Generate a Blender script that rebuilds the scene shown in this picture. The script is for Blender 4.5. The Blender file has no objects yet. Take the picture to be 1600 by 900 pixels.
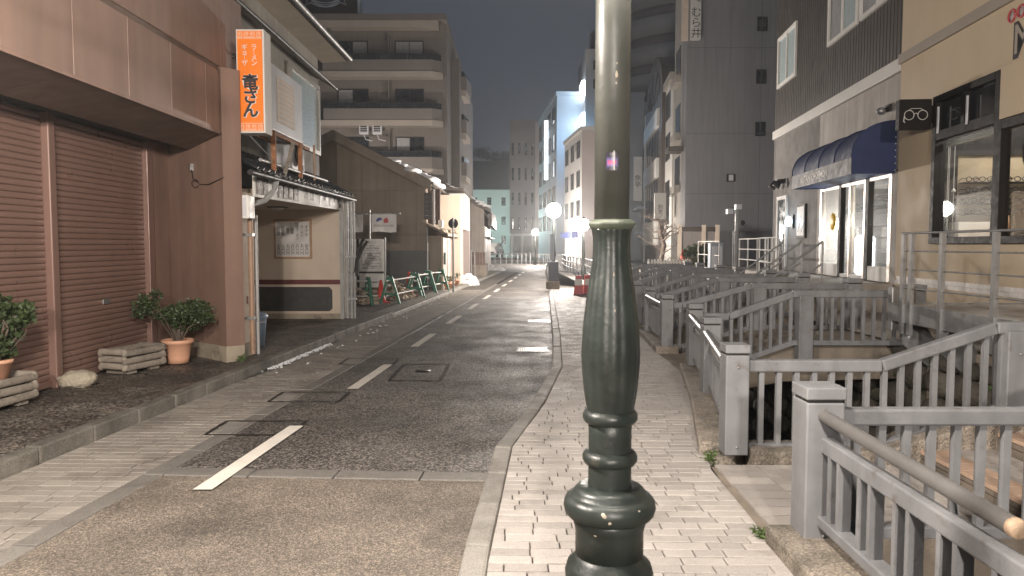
import bpy, bmesh, math, random
from mathutils import Vector, Matrix
random.seed(7)
R = math.radians
sc = bpy.context.scene
COL = sc.collection

# ------------------------------------------------------------------ camera
cam_d = bpy.data.cameras.new("camera")
cam = bpy.data.objects.new("camera", cam_d)
COL.objects.link(cam)
sc.camera = cam
cam.location = (0, 0, 1.6)
cam.rotation_euler = (R(90 - 3.36), 0, 0)
cam_d.sensor_width = 36
cam_d.lens = 36 * 1140 / 1600
cam_d.clip_start = 0.05
cam_d.clip_end = 2000
cam_d.dof.use_dof = True
cam_d.dof.focus_distance = 13.0
cam_d.dof.aperture_fstop = 6.5
sc.render.resolution_x, sc.render.resolution_y = 1024, 576

# ------------------------------------------------------------------ night sky
world = bpy.data.worlds.new("World")
sc.world = world
world.use_nodes = True
wn, wl = world.node_tree.nodes, world.node_tree.links
bg = wn["Background"]
# overcast night sky lit by the town: even blue-grey, a little paler high up
tc = wn.new("ShaderNodeTexCoord")
nz = wn.new("ShaderNodeTexNoise"); nz.inputs["Scale"].default_value = 1.6; nz.inputs["Detail"].default_value = 5
cr = wn.new("ShaderNodeValToRGB")
cr.color_ramp.elements[0].position = 0.3; cr.color_ramp.elements[0].color = (0.042, 0.052, 0.072, 1)
cr.color_ramp.elements[1].position = 0.75; cr.color_ramp.elements[1].color = (0.064, 0.072, 0.088, 1)
wl.new(tc.outputs["Generated"], nz.inputs["Vector"])
wl.new(nz.outputs["Fac"], cr.inputs["Fac"])
wl.new(cr.outputs["Color"], bg.inputs["Color"])
bg.inputs["Strength"].default_value = 0.7

sc.view_settings.view_transform = 'Standard'
sc.view_settings.look = 'None'
sc.view_settings.exposure = 0.42
sc.view_settings.gamma = 1.0
LAMP_W = 760.0          # street-lamp globes

# ------------------------------------------------------------------ helpers
def lerp(a, b, t): return a + (b - a) * t

class MB:
    """collects shapes, then links them as ONE mesh object"""
    def __init__(s): s.v = []; s.f = []; s.sm = []
    def add(s, vs, fs, smooth=False):
        n = len(s.v); s.v += [tuple(v) for v in vs]
        for f in fs: s.f.append(tuple(i + n for i in f)); s.sm.append(smooth)
        return s
    def box(s, x0, x1, y0, y1, z0, z1):
        vs = [(x, y, z) for z in (z0, z1) for y in (y0, y1) for x in (x0, x1)]
        return s.add(vs, [(0, 2, 3, 1), (4, 5, 7, 6), (0, 1, 5, 4), (2, 6, 7, 3), (0, 4, 6, 2), (1, 3, 7, 5)])
    def obox(s, c, size, rz=0):
        m = Matrix.Rotation(rz, 3, 'Z'); c = Vector(c); hx, hy, hz = [q / 2 for q in size]
        vs = [c + m @ Vector((x, y, z)) for z in (-hz, hz) for y in (-hy, hy) for x in (-hx, hx)]
        return s.add(vs, [(0, 2, 3, 1), (4, 5, 7, 6), (0, 1, 5, 4), (2, 6, 7, 3), (0, 4, 6, 2), (1, 3, 7, 5)])
    def bar(s, p, q, w, h, up=(0, 0, 1)):
        p, q = Vector(p), Vector(q); d = (q - p).normalized(); u = Vector(up)
        if abs(d.dot(u)) > .99: u = Vector((0, 1, 0))
        side = d.cross(u).normalized(); u2 = side.cross(d)
        o = [side * (a * w / 2) + u2 * (b * h / 2) for a, b in ((-1, -1), (1, -1), (1, 1), (-1, 1))]
        vs = [p + k for k in o] + [q + k for k in o]
        return s.add(vs, [(0, 1, 2, 3), (7, 6, 5, 4), (0, 4, 5, 1), (1, 5, 6, 2), (2, 6, 7, 3), (3, 7, 4, 0)])
    def tube(s, pts, r, n=8, cap=True):
        pts = [Vector(p) for p in pts]; rings = []
        rs = r if isinstance(r, (list, tuple)) else [r] * len(pts)
        prev = None
        for i, p in enumerate(pts):
            d = (pts[min(i + 1, len(pts) - 1)] - pts[max(i - 1, 0)]).normalized()
            u = prev if prev else (Vector((0, 0, 1)) if abs(d.z) < .9 else Vector((1, 0, 0)))
            a = d.cross(u)
            if a.length < 1e-4: a = d.cross(Vector((0, 1, 0)))
            a.normalize(); b = a.cross(d).normalized(); prev = b
            rings.append([p + (a * math.cos(t) + b * math.sin(t)) * rs[i] for t in [2 * math.pi * k / n for k in range(n)]])
        vs = [v for g in rings for v in g]; fs = []
        for i in range(len(pts) - 1):
            for k in range(n):
                k2 = (k + 1) % n
                fs.append((i * n + k, i * n + k2, (i + 1) * n + k2, (i + 1) * n + k))
        s.add(vs, fs, True)
        if cap:
            m = len(pts) - 1
            s.add(rings[0], [tuple(range(n))]); s.add(rings[m], [tuple(reversed(range(n)))])
        return s
    def lathe(s, prof, n=24, c=(0, 0, 0), mod=None, smooth=True):
        vs = []; fs = []
        for i, (r, z) in enumerate(prof):
            for k in range(n):
                t = 2 * math.pi * k / n
                rr = r * (mod(t, z) if mod else 1)
                vs.append((c[0] + rr * math.cos(t), c[1] + rr * math.sin(t), c[2] + z))
        m = len(prof)
        for i in range(m - 1):
            for k in range(n):
                k2 = (k + 1) % n
                fs.append((i * n + k, i * n + k2, (i + 1) * n + k2, (i + 1) * n + k))
        fs.append(tuple(reversed(range(n)))); fs.append(tuple((m - 1) * n + k for k in range(n)))
        return s.add(vs, fs, smooth)
    def prism(s, poly, fn, d0, d1):
        """poly: 2D outline, fn(a,b,d)->xyz"""
        n = len(poly)
        vs = [fn(a, b, d0) for a, b in poly] + [fn(a, b, d1) for a, b in poly]
        fs = [tuple(range(n)), tuple(reversed(range(n, 2 * n)))]
        for i in range(n):
            j = (i + 1) % n; fs.append((i, i + n, j + n, j))
        return s.add(vs, fs)
    def quad(s, a, b, c, d): return s.add([a, b, c, d], [(0, 1, 2, 3)])
    def sphere(s, c, r, n=12, m=8, sq=(1, 1, 1), jit=0):
        vs = [(c[0], c[1], c[2] - r * sq[2])]; fs = []
        for i in range(1, m):
            a = -math.pi / 2 + math.pi * i / m
            for k in range(n):
                t = 2 * math.pi * k / n; q = r * (1 + random.uniform(-jit, jit))
                vs.append((c[0] + q * sq[0] * math.cos(a) * math.cos(t), c[1] + q * sq[1] * math.cos(a) * math.sin(t), c[2] + q * sq[2] * math.sin(a)))
        vs.append((c[0], c[1], c[2] + r * sq[2])); top = len(vs) - 1
        for k in range(n):
            k2 = (k + 1) % n
            fs.append((0, 1 + k2, 1 + k)); fs.append((top, top - n + k, top - n + k2))
            for i in range(m - 2):
                fs.append((1 + i * n + k, 1 + i * n + k2, 1 + (i + 1) * n + k2, 1 + (i + 1) * n + k))
        return s.add(vs, fs, True)
    def mesh(s, name):
        me = bpy.data.meshes.new(name); me.from_pydata(s.v, [], s.f)
        bm = bmesh.new(); bm.from_mesh(me)
        bmesh.ops.recalc_face_normals(bm, faces=bm.faces); bm.to_mesh(me); bm.free()
        me.polygons.foreach_set('use_smooth', s.sm); me.update()
        return me
    def build(s, name, mat, parent=None, loc=None, rz=0, bevel=0, seg=2, kind=None):
        me = s.mesh(name)
        o = link(name, me, mat, parent, loc, rz)
        if bevel:
            b = o.modifiers.new("bevel", 'BEVEL'); b.width = bevel; b.segments = seg; b.limit_method = 'ANGLE'; b.angle_limit = R(40)
        if kind: o['kind'] = kind
        return o

def link(name, me, mat=None, parent=None, loc=None, rz=0):
    o = bpy.data.objects.new(name, me); COL.objects.link(o)
    if mat is not None and len(me.materials) == 0: me.materials.append(mat)
    if parent: o.parent = parent
    if loc: o.location = loc
    if rz: o.rotation_euler = (0, 0, rz)
    return o

def tag(o, label, cat, group=None):
    o['label'] = label; o['category'] = cat
    if group: o['group'] = group
    return o

def thing(name, label, cat, loc=(0, 0, 0), rz=0, group=None):
    o = bpy.data.objects.new(name, None); COL.objects.link(o); o.empty_display_size = .2
    o.location = loc; o.rotation_euler = (0, 0, rz)
    return tag(o, label, cat, group)

def kids(o): return [c for c in bpy.data.objects if c.parent == o]

def dup(o, loc=None, rz=None, label=None, parent=None, tree=None):
    c = o.copy(); COL.objects.link(c)
    if parent: c.parent = parent
    for ch in kids(o): dup(ch, parent=c)
    if loc: c.location = loc
    if rz is not None: c.rotation_euler = (0, 0, rz)
    if label: c['label'] = label
    return c

def ang(d): return math.atan2(d[1], d[0])

# ------------------------------------------------------------------ materials
def mat(name, col, rough=.6, var=.2, scale=3, bump=.15, bscale=60, metal=0, rnd=0, streak=0, col2=None, c2amt=(.5, .7), c2scale=2.0, spec=.5, rvar=.1, emit=None, es=0, speck=0, sscale=200, bdist=.01, stretch=None, crack=0):
    m = bpy.data.materials.new(name); m.use_nodes = True
    N, L = m.node_tree.nodes, m.node_tree.links
    b = N["Principled BSDF"]
    geo = N.new("ShaderNodeNewGeometry"); P = geo.outputs["Position"]
    def noise(sc_, det=5, vec=P, ro=.55):
        n = N.new("ShaderNodeTexNoise"); n.inputs["Scale"].default_value = sc_; n.inputs["Detail"].default_value = det; n.inputs["Roughness"].default_value = ro
        L.new(vec, n.inputs["Vector"]); return n.outputs["Fac"]
    def mapr(v, a, bb, c, d):
        n = N.new("ShaderNodeMapRange"); n.inputs[1].default_value = a; n.inputs[2].default_value = bb; n.inputs[3].default_value = c; n.inputs[4].default_value = d
        L.new(v, n.inputs[0]); return n.outputs[0]
    def mixc(f, a, bcol, mode='MIX'):
        n = N.new("ShaderNodeMix"); n.data_type = 'RGBA'; n.blend_type = mode
        for v, i in ((f, 0), (a, 6), (bcol, 7)):
            if hasattr(v, 'links') or hasattr(v, 'is_linked'): L.new(v, n.inputs[i])
            else: n.inputs[i].default_value = v if i == 0 else (tuple(v) + (1,) if len(v) == 3 else v)
        return n.outputs[2]
    def vec(sx, sy, sz):
        n = N.new("ShaderNodeMapping"); n.inputs["Scale"].default_value = (sx, sy, sz); L.new(P, n.inputs["Vector"]); return n.outputs[0]
    base = None
    f = mapr(noise(scale, 6), .3, .7, 1 - var, 1 + var)
    comb = N.new("ShaderNodeCombineColor"); [L.new(f, comb.inputs[i]) for i in range(3)]
    c = mixc(1.0, tuple(col), comb.outputs[0], 'MULTIPLY')
    if col2:
        v2 = vec(*stretch) if stretch else P
        f2 = mapr(noise(c2scale, 7, v2, .65), c2amt[0], c2amt[1], 0, 1)
        c = mixc(f2, c, tuple(col2))
    if streak:
        f3 = mapr(noise(6, 4, vec(1, 1, .06)), .35, .75, 1, 1 - streak)
        cc = N.new("ShaderNodeCombineColor"); [L.new(f3, cc.inputs[i]) for i in range(3)]
        c = mixc(1.0, c, cc.outputs[0], 'MULTIPLY')
    if speck:
        vo = N.new("ShaderNodeTexVoronoi"); vo.inputs["Scale"].default_value = sscale; L.new(P, vo.inputs["Vector"])
        sep = N.new("ShaderNodeSeparateColor"); L.new(vo.outputs["Color"], sep.inputs[0])
        if speck > .5:
            pwn = N.new("ShaderNodeMath"); pwn.operation = 'POWER'; pwn.inputs[1].default_value = 2.2; L.new(sep.outputs[0], pwn.inputs[0])
            f4 = mapr(pwn.outputs[0], 0, 1, 1 - speck * .8, 1 + speck * 1.9)
        else: f4 = mapr(sep.outputs[0], 0, 1, 1 - speck, 1 + speck)
        cc = N.new("ShaderNodeCombineColor"); [L.new(f4, cc.inputs[i]) for i in range(3)]
        c = mixc(1.0, c, cc.outputs[0], 'MULTIPLY')
    if crack:
        dn = N.new("ShaderNodeTexNoise"); dn.inputs["Scale"].default_value = 2.2; dn.inputs["Detail"].default_value = 6; L.new(P, dn.inputs["Vector"])
        ad = N.new("ShaderNodeMix"); ad.data_type = 'VECTOR'; ad.inputs[0].default_value = .28; L.new(P, ad.inputs[4]); L.new(dn.outputs["Color"], ad.inputs[5])
        vc = N.new("ShaderNodeTexVoronoi"); vc.feature = 'DISTANCE_TO_EDGE'; vc.inputs["Scale"].default_value = crack; L.new(ad.outputs[1], vc.inputs["Vector"])
        fc_ = mapr(vc.outputs["Distance"], .0008, .0035, .45, 1)
        cc = N.new("ShaderNodeCombineColor"); [L.new(fc_, cc.inputs[i]) for i in range(3)]
        c = mixc(1.0, c, cc.outputs[0], 'MULTIPLY')
    if rnd:
        oi = N.new("ShaderNodeObjectInfo"); f5 = mapr(oi.outputs["Random"], 0, 1, 1 - rnd, 1 + rnd)
        cc = N.new("ShaderNodeCombineColor"); [L.new(f5, cc.inputs[i]) for i in range(3)]
        c = mixc(1.0, c, cc.outputs[0], 'MULTIPLY')
    L.new(c, b.inputs["Base Color"])
    L.new(mapr(noise(scale * 2.3, 4), .3, .7, max(.02, rough - rvar), min(1, rough + rvar)), b.inputs["Roughness"])
    b.inputs["Metallic"].default_value = metal
    b.inputs["Specular IOR Level"].default_value = spec
    if bump:
        bn = N.new("ShaderNodeBump"); bn.inputs["Strength"].default_value = bump; bn.inputs["Distance"].default_value = bdist
        L.new(noise(bscale, 4), bn.inputs["Height"]); L.new(bn.outputs[0], b.inputs["Normal"])
    if emit: b.inputs["Emission Color"].default_value = tuple(emit) + (1,); b.inputs["Emission Strength"].default_value = es
    return m

def emis(name, col, s):
    m = bpy.data.materials.new(name); m.use_nodes = True
    N, L = m.node_tree.nodes, m.node_tree.links
    N.remove(N["Principled BSDF"]); e = N.new("ShaderNodeEmission"); e.inputs[0].default_value = tuple(col) + (1,); e.inputs[1].default_value = s
    L.new(e.outputs[0], N["Material Output"].inputs[0]); return m

def glass(name, tint=(.8, .85, .85), refl=.12, rough=.02):
    m = bpy.data.materials.new(name); m.use_nodes = True
    N, L = m.node_tree.nodes, m.node_tree.links
    N.remove(N["Principled BSDF"])
    t = N.new("ShaderNodeBsdfTransparent"); t.inputs[0].default_value = tuple(tint) + (1,)
    g = N.new("ShaderNodeBsdfGlossy"); g.inputs["Roughness"].default_value = rough
    lw = N.new("ShaderNodeLayerWeight"); lw.inputs["Blend"].default_value = .5
    pw_ = N.new("ShaderNodeMath"); pw_.operation = 'POWER'; pw_.inputs[1].default_value = 4.0; L.new(lw.outputs["Facing"], pw_.inputs[0])
    mr = N.new("ShaderNodeMapRange"); mr.inputs[3].default_value = refl * .4; mr.inputs[4].default_value = .75; L.new(pw_.outputs[0], mr.inputs[0])
    mx = N.new("ShaderNodeMixShader"); L.new(mr.outputs[0], mx.inputs[0]); L.new(t.outputs[0], mx.inputs[1]); L.new(g.outputs[0], mx.inputs[2])
    L.new(mx.outputs[0], N["Material Output"].inputs[0]); return m

# street
M_asph_tan = mat("asphalt_worn", (.165, .138, .110), .62, .22, 1.3, .8, 130, speck=.6, sscale=150, col2=(.055, .047, .039), c2amt=(.48, .74), c2scale=.9, bdist=.012)
M_asph = mat("asphalt_coarse", (.112, .099, .086), .62, .25, .7, 1.0, 80, speck=.95, sscale=76, col2=(.036, .032, .029), c2amt=(.46, .78), c2scale=.6, rvar=.14, spec=.35, bdist=.02, crack=.55)
M_asph_dark = mat("asphalt_damp", (.125, .108, .09), .6, .35, 1.2, 1.0, 70, speck=.95, sscale=60, col2=(.045, .039, .033), c2amt=(.42, .66), c2scale=.9, rvar=.2, bdist=.012)
M_line = mat("road_paint", (.66, .62, .55), .6, .1, 5, .2, 120, col2=(.32, .29, .26), c2amt=(.62, .8), c2scale=18)
M_paver = mat("paver_beige", (.36, .33, .30), .7, .12, 2, .35, 140, rnd=.16, speck=.14, sscale=260, col2=(.2, .18, .155), c2amt=(.55, .8), c2scale=3)
M_paver_l = mat("paver_grey_brown", (.25, .225, .195), .6, .15, 2, .35, 140, rnd=.14, speck=.16, sscale=260, col2=(.12, .105, .09), c2amt=(.5, .75), c2scale=1.6)
M_joint = mat("paver_joint_sand", (.075, .064, .053), .9, .3, 20, .3, 200)
M_kerb = mat("kerb_concrete", (.23, .215, .19), .7, .18, 3, .4, 120, rnd=.12, speck=.2, sscale=200, col2=(.1, .09, .075), c2amt=(.5, .75), c2scale=2.5)
M_kerb_old = mat("kerb_mossy_concrete", (.15, .137, .115), .75, .3, 3, .6, 90, rnd=.15, speck=.3, sscale=140, col2=(.055, .052, .04), c2amt=(.45, .68), c2scale=3.5)
M_strip = mat("gutter_stone", (.17, .158, .14), .6, .2, 3, .4, 110, rnd=.12, speck=.25, sscale=220, col2=(.09, .08, .07), c2amt=(.5, .7), c2scale=3)
M_seal = mat("tar_seal", (.018, .016, .015), .45, .2, 6, .3, 90)
M_steel = mat("galvanised_steel", (.33, .33, .33), .45, .15, 8, .1, 120, metal=.7, col2=(.18, .17, .15), c2amt=(.55, .75), c2scale=6)
M_ground = mat("bare_ground", (.055, .05, .042), .9, .3, .6, .6, 12)
M_soil = mat("lot_soil", (.05, .038, .027), .9, .4, 2, .9, 14, bdist=.08)
M_water = mat("canal_water", (.008, .009, .010), .12, .2, 1, .3, 6)
# railings, bridges
M_rail = mat("grey_railing_paint", (.205, .207, .212), .5, .14, 5, .15, 90, col2=(.115, .092, .072), c2amt=(.58, .78), c2scale=9, streak=.3)
M_hand = mat("handrail_resin", (.115, .110, .104), .42, .1, 6, .08, 140, speck=.12, sscale=300)
M_handend = mat("handrail_worn_end", (.38, .27, .18), .7, .3, 30, .3, 90)
M_conc = mat("bridge_concrete", (.25, .21, .165), .8, .2, 2, .5, 70, col2=(.1, .085, .065), c2amt=(.5, .72), c2scale=2.2, streak=.3)
M_concagg = mat("aggregate_concrete", (.24, .205, .165), .8, .2, 2.4, .9, 80, speck=.45, sscale=110, col2=(.09, .08, .062), c2amt=(.48, .7), c2scale=3)
M_rock = mat("canal_stone", (.085, .075, .06), .85, .3, 2.5, .9, 24, rnd=.25, col2=(.045, .052, .026), c2amt=(.5, .66), c2scale=2.6, bdist=.03)
M_tread = mat("step_tile", (.33, .30, .27), .7, .12, 3, .3, 140, rnd=.12, speck=.12, sscale=240, col2=(.17, .15, .13), c2amt=(.55, .78), c2scale=3)
M_nosing = mat("step_nosing_tile", (.40, .28, .20), .7, .12, 3, .3, 140, rnd=.12, speck=.12, sscale=240)
M_brick = mat("step_riser_brick", (.14, .115, .09), .8, .2, 4, .6, 60, rnd=.25, col2=(.06, .055, .04), c2amt=(.5, .7), c2scale=6)
# lamp post
M_green = mat("lamp_post_shaded_green", (.026, .033, .029), .42, .3, 7, .2, 35, col2=(.075, .070, .058), c2amt=(.60, .78), c2scale=11, spec=.5, streak=.25)  # lower post's shade put into this dark green; shaft uses a lighter copy
M_green_up = mat("lamp_shaft_lit_green", (.076, .078, .067), .45, .2, 5, .12, 40, streak=.3, col2=(.55, .47, .35), c2amt=(.735, .75), c2scale=9)  # lighter copy of the post green for the lit shaft
M_chip = mat("chipped_paint", (.5, .43, .33), .8, .1, 20, .1)
M_blue = mat("lamp_box_blue_grey", (.06, .075, .10), .5, .15, 5, .1)
M_globe = None
# brown building
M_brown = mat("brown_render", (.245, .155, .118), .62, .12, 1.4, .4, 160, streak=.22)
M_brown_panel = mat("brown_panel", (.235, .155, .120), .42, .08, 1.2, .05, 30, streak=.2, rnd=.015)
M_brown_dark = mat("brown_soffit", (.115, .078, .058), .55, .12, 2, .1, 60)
M_shut = mat("shutter_brown", (.215, .132, .106), .36, .06, 1.5, 0, 60, metal=.1, rnd=.04, col2=(.23, .17, .145), c2amt=(.66, .9), c2scale=3)
M_black = mat("black_void", (.012, .011, .010), .8, .1)
M_plinth = mat("plinth_concrete", (.34, .29, .22), .85, .15, 3, .5, 60, col2=(.10, .085, .06), c2amt=(.5, .66), c2scale=2.6)
# wood, pots, plants
M_logwood = mat("weathered_log", (.25, .215, .175), .8, .2, 5, .5, 60, rnd=.22, col2=(.10, .088, .075), c2amt=(.5, .75), c2scale=4, stretch=(1, 6, 9))
M_terra = mat("terracotta_plastic", (.62, .34, .22), .6, .08, 4, .08, 60)
M_leaf = mat("dark_leaf", (.040, .060, .022), .5, .45, 9, .1, 40)
M_leaf2 = mat("hedge_leaf", (.075, .11, .045), .5, .45, 6, .1, 40)
M_twig = mat("twig_bark", (.10, .075, .055), .85, .3, 8, .5, 60)
M_bark = mat("pale_bark", (.13, .10, .08), .85, .3, 8, .5, 60)
M_stone = mat("pale_boulder", (.40, .35, .27), .85, .2, 6, .7, 30, col2=(.22, .19, .14), c2amt=(.5, .7), c2scale=6, bdist=.03)
# ramen house
M_cream = mat("cream_render", (.62, .52, .42), .8, .07, 1.6, .15, 120, col2=(.42, .34, .26), c2amt=(.6, .85), c2scale=1.2, streak=.06)
M_maroon = mat("maroon_tile", (.12, .028, .024), .4, .15, 6, .05)
M_darkstone = mat("dark_granite_panel", (.035, .034, .032), .45, .25, 8, .6, 30)
M_tile = mat("glazed_black_roof_tile", (.022, .022, .024), .14, .2, 6, .05, 40, rnd=.3, spec=.7)
M_pipe = mat("brown_downpipe", (.30, .19, .125), .5, .15, 6, .1, col2=(.40, .36, .3), c2amt=(.6, .7), c2scale=8)
M_pipe_grey = mat("grey_downpipe", (.34, .34, .33), .45, .15, 6, .1)
M_rust = mat("rusty_iron", (.26, .105, .04), .8, .3, 10, .4, col2=(.38, .30, .2), c2amt=(.55, .7), c2scale=12)
M_white = mat("white_paint", (.72, .70, .66), .5, .06, 3, .05, 60, col2=(.5, .47, .42), c2amt=(.62, .85), c2scale=3)
M_acwhite = mat("ac_casing", (.58, .58, .60), .45, .06, 3, .03)
M_dark = mat("dark_metal", (.026, .024, .023), .5, .2, 5, .05, spec=.3)
M_orange = mat("orange_sign_face", (.82, .20, .012), .4, .04, 2, .02)
M_pink = mat("sign_pattern_pink", (.78, .38, .22), .45, .05, 3, .02)
M_ink = mat("sign_ink_black", (.02, .018, .02), .5, .1)
M_paper = mat("white_paper", (.66, .64, .62), .6, .06, 4, .05)
M_paperdk = mat("dark_menu_slip", (.085, .06, .058), .6, .2, 6, .05, rnd=.2)
M_alu = mat("aluminium_frame", (.42, .40, .36), .4, .1, 4, .05, metal=.5)
M_wallgrey = mat("weathered_grey_wall", (.30, .28, .245), .8, .12, 1.3, .2, streak=.25)
M_frost = mat("frosted_glass", (.42, .50, .50), .3, .12, 30, .3, 60, col2=(.30, .38, .42), c2amt=(.5, .6), c2scale=24)
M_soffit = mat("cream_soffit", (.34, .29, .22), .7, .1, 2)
M_snow = mat("old_snow", (.80, .80, .80), .7, .06, 3, .6, 16, bdist=.03)
# old house
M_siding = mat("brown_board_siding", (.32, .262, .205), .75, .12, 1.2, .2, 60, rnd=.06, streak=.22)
M_roofmetal = mat("dark_roof_metal", (.055, .045, .038), .5, .2, 3, .1)
M_corrug = mat("rust_corrugated", (.12, .075, .06), .6, .3, 4, .2, rnd=.1)
M_beigesiding = mat("beige_metal_siding", (.33, .285, .25), .6, .1, 2, .1, rnd=.06, streak=.2)
M_green_b = mat("barrier_green", (.035, .16, .105), .5, .12, 6, .05)
M_red = mat("cone_red", (.60, .055, .032), .5, .12, 6, .05, col2=(.3, .05, .04), c2amt=(.6, .8), c2scale=9)
M_redpl = mat("barricade_red", (.45, .03, .035), .5, .12, 6, .05)
M_sheet = mat("grey_tarpaulin", (.13, .13, .125), .6, .1, 3, .1)
M_debris = mat("pale_debris", (.42, .34, .26), .8, .3, 6, .5, 20, col2=(.15, .11, .07), c2amt=(.5, .6), c2scale=9)
M_blueink = mat("logo_blue", (.05, .07, .28), .5, .1); M_redink = mat("logo_red", (.42, .05, .06), .5, .1)
M_greenink = mat("cross_green", (.03, .055, .04), .5, .1); M_greyink = mat("print_grey", (.2, .19, .19), .6, .1)
M_bluebin = mat("blue_grey_bin", (.26, .34, .46), .5, .08, 4, .05)
# apartments and far blocks
M_apt = mat("apartment_render", (.165, .145, .130), .75, .07, .6, .1, 30, streak=.12)
M_aptlight = mat("apartment_beam", (.36, .315, .27), .75, .08, 1, .1)
M_apttile = mat("apartment_parapet", (.18, .16, .145), .7, .08, .8, .08, rnd=.04)
M_winglass = mat("dark_window_glass", (.02, .022, .026), .08, .2, 2, 0, spec=.8)
M_curtain = mat("curtained_window", (.30, .30, .30), .5, .15, 6, .1)
M_greybld = mat("grey_panel_wall", (.225, .225, .235), .7, .08, .35, .08, 20, streak=.2)
M_facade = mat("beige_facade_tile", (.33, .30, .26), .7, .1, .8, .1)
M_facwhite = mat("white_facade_panel", (.62, .60, .56), .6, .06, .8, .05)
M_brownframe = mat("brown_arch_frame", (.07, .055, .045), .5, .15, 2)
M_pinkwall = mat("pink_grey_wall", (.46, .39, .37), .75, .06, .5, .08)
M_farwhite = mat("far_white_wall", (.52, .50, .48), .75, .06, .5, .08)
M_fargrey = mat("far_grey_wall", (.24, .215, .205), .75, .08, .5, .08)
M_farblue = mat("far_blue_grey_wall", (.32, .37, .42), .6, .08, .5, .08)
M_hill = mat("dark_hillside", (.10, .11, .115), .95, .4, .05, .5, .3)
# right shops
M_darkclad = mat("dark_ribbed_cladding", (.052, .043, .036), .55, .12, 1.5, .05, rnd=.04)
M_mortar = mat("grey_mortar_wall", (.175, .165, .155), .85, .2, 1.6, .5, 24, col2=(.28, .26, .24), c2amt=(.5, .8), c2scale=1.7, bdist=.02)
M_panel = mat("pale_concrete_panel", (.40, .365, .33), .75, .08, 1.2, .15, streak=.28)
M_beige = mat("beige_shop_wall", (.55, .44, .30), .75, .05, .9, .12, 90, streak=.05)
M_beigeband = mat("taupe_band", (.33, .28, .23), .7, .06, 1)
M_awn = mat("navy_awning_cloth", (.022, .038, .115), .65, .12, 3, .2, 200)
M_awnv = mat("grey_awning_valance", (.17, .165, .175), .65, .08, 3, .1)
M_woodblk = mat("black_painted_wood", (.013, .011, .010), .6, .2, 6, .1, spec=.2)
M_wtile = mat("white_wall_tile", (.62, .58, .54), .35, .06, 4, .03, rnd=.05)
M_deck = mat("deck_floor", (.33, .29, .25), .7, .12, 2, .2, col2=(.2, .17, .14), c2amt=(.5, .75), c2scale=2)
M_wood = mat("light_wood", (.40, .25, .15), .5, .2, 5, .1)
M_room = mat("room_wall_grey", (.50, .49, .48), .8, .05, 2)
M_stainless = mat("brushed_steel_frame", (.50, .46, .42), .38, .05, 6, 0, metal=.8)
M_yellow = mat("yellow_disc", (.80, .50, .02), .5, .05)
M_pane = glass("window_pane", (.9, .92, .92), .08); M_pane2 = glass("shop_glass", (.75, .78, .8), .5, .015)
M_globe = emis("lamp_globe_white", (1, .95, .89), 40)
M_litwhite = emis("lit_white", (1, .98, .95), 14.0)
M_litcool = emis("lit_cool", (.75, .88, 1), 7.0)
M_sticker = mat("sticker_dark", (.03, .025, .04), .4, .1); M_sticker2 = mat("sticker_pink", (.40, .07, .18), .4, .3, 60); M_sticker3 = mat("sticker_violet", (.13, .12, .30), .4, .3, 60)

def text(body, m, parent, origin, ux, uz, size, name="lettering", line=1.0, ext=.002, align='CENTER', sx=1.0, off=0):
    """flat lettering whose lines run along ux with the letters' up along uz"""
    cu = bpy.data.curves.new("txt", 'FONT'); cu.body = body; cu.size = size; cu.align_x = align; cu.align_y = 'CENTER'
    cu.space_line = line; cu.resolution_u = 2; cu.extrude = ext; cu.offset = off
    t = bpy.data.objects.new("txt", cu); COL.objects.link(t)
    dg = bpy.context.evaluated_depsgraph_get(); dg.update()
    me = bpy.data.meshes.new_from_object(t.evaluated_get(dg))
    bpy.data.objects.remove(t); bpy.data.curves.remove(cu)
    ux, uz = Vector(ux).normalized(), Vector(uz).normalized(); n = ux.cross(uz)
    mtx = Matrix(((ux.x * sx, uz.x, n.x), (ux.y * sx, uz.y, n.y), (ux.z * sx, uz.z, n.z)))
    o3 = Vector(origin)
    for v in me.vertices: v.co = mtx @ v.co + o3
    me.name = name; me.materials.clear(); me.materials.append(m)
    return link(name, me, None, parent)

def window(parent, x0, x1, z0, z1, y=0, fm=None, pm=None, fw=.05, out=.03, panes=2, name="window", curtain=None):
    """window on a local facade (X along, -Y out): frame part with panes as sub-parts"""
    fm = fm or M_alu; pm = pm or M_winglass
    b = MB(); yo = y - out
    b.box(x0, x1, yo, y + .02, z0, z0 + fw); b.box(x0, x1, yo, y + .02, z1 - fw, z1)
    b.box(x0, x0 + fw, yo, y + .02, z0 + fw, z1 - fw); b.box(x1 - fw, x1, yo, y + .02, z0 + fw, z1 - fw)
    w = (x1 - x0 - 2 * fw) / panes
    for i in range(1, panes):
        xx = x0 + fw + w * i; b.box(xx - fw * .35, xx + fw * .35, yo + .006, y + .02, z0 + fw, z1 - fw)
    fr = b.build(name, fm, parent)
    for i in range(panes):
        m = pm[i % len(pm)] if isinstance(pm, (list, tuple)) else pm
        MB().box(x0 + fw + w * i + (fw * .35 if i else 0), x0 + fw + w * (i + 1) - (fw * .35 if i < panes - 1 else 0), y - .006, y + .01, z0 + fw, z1 - fw).build("pane", m, fr)
    return fr
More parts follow.
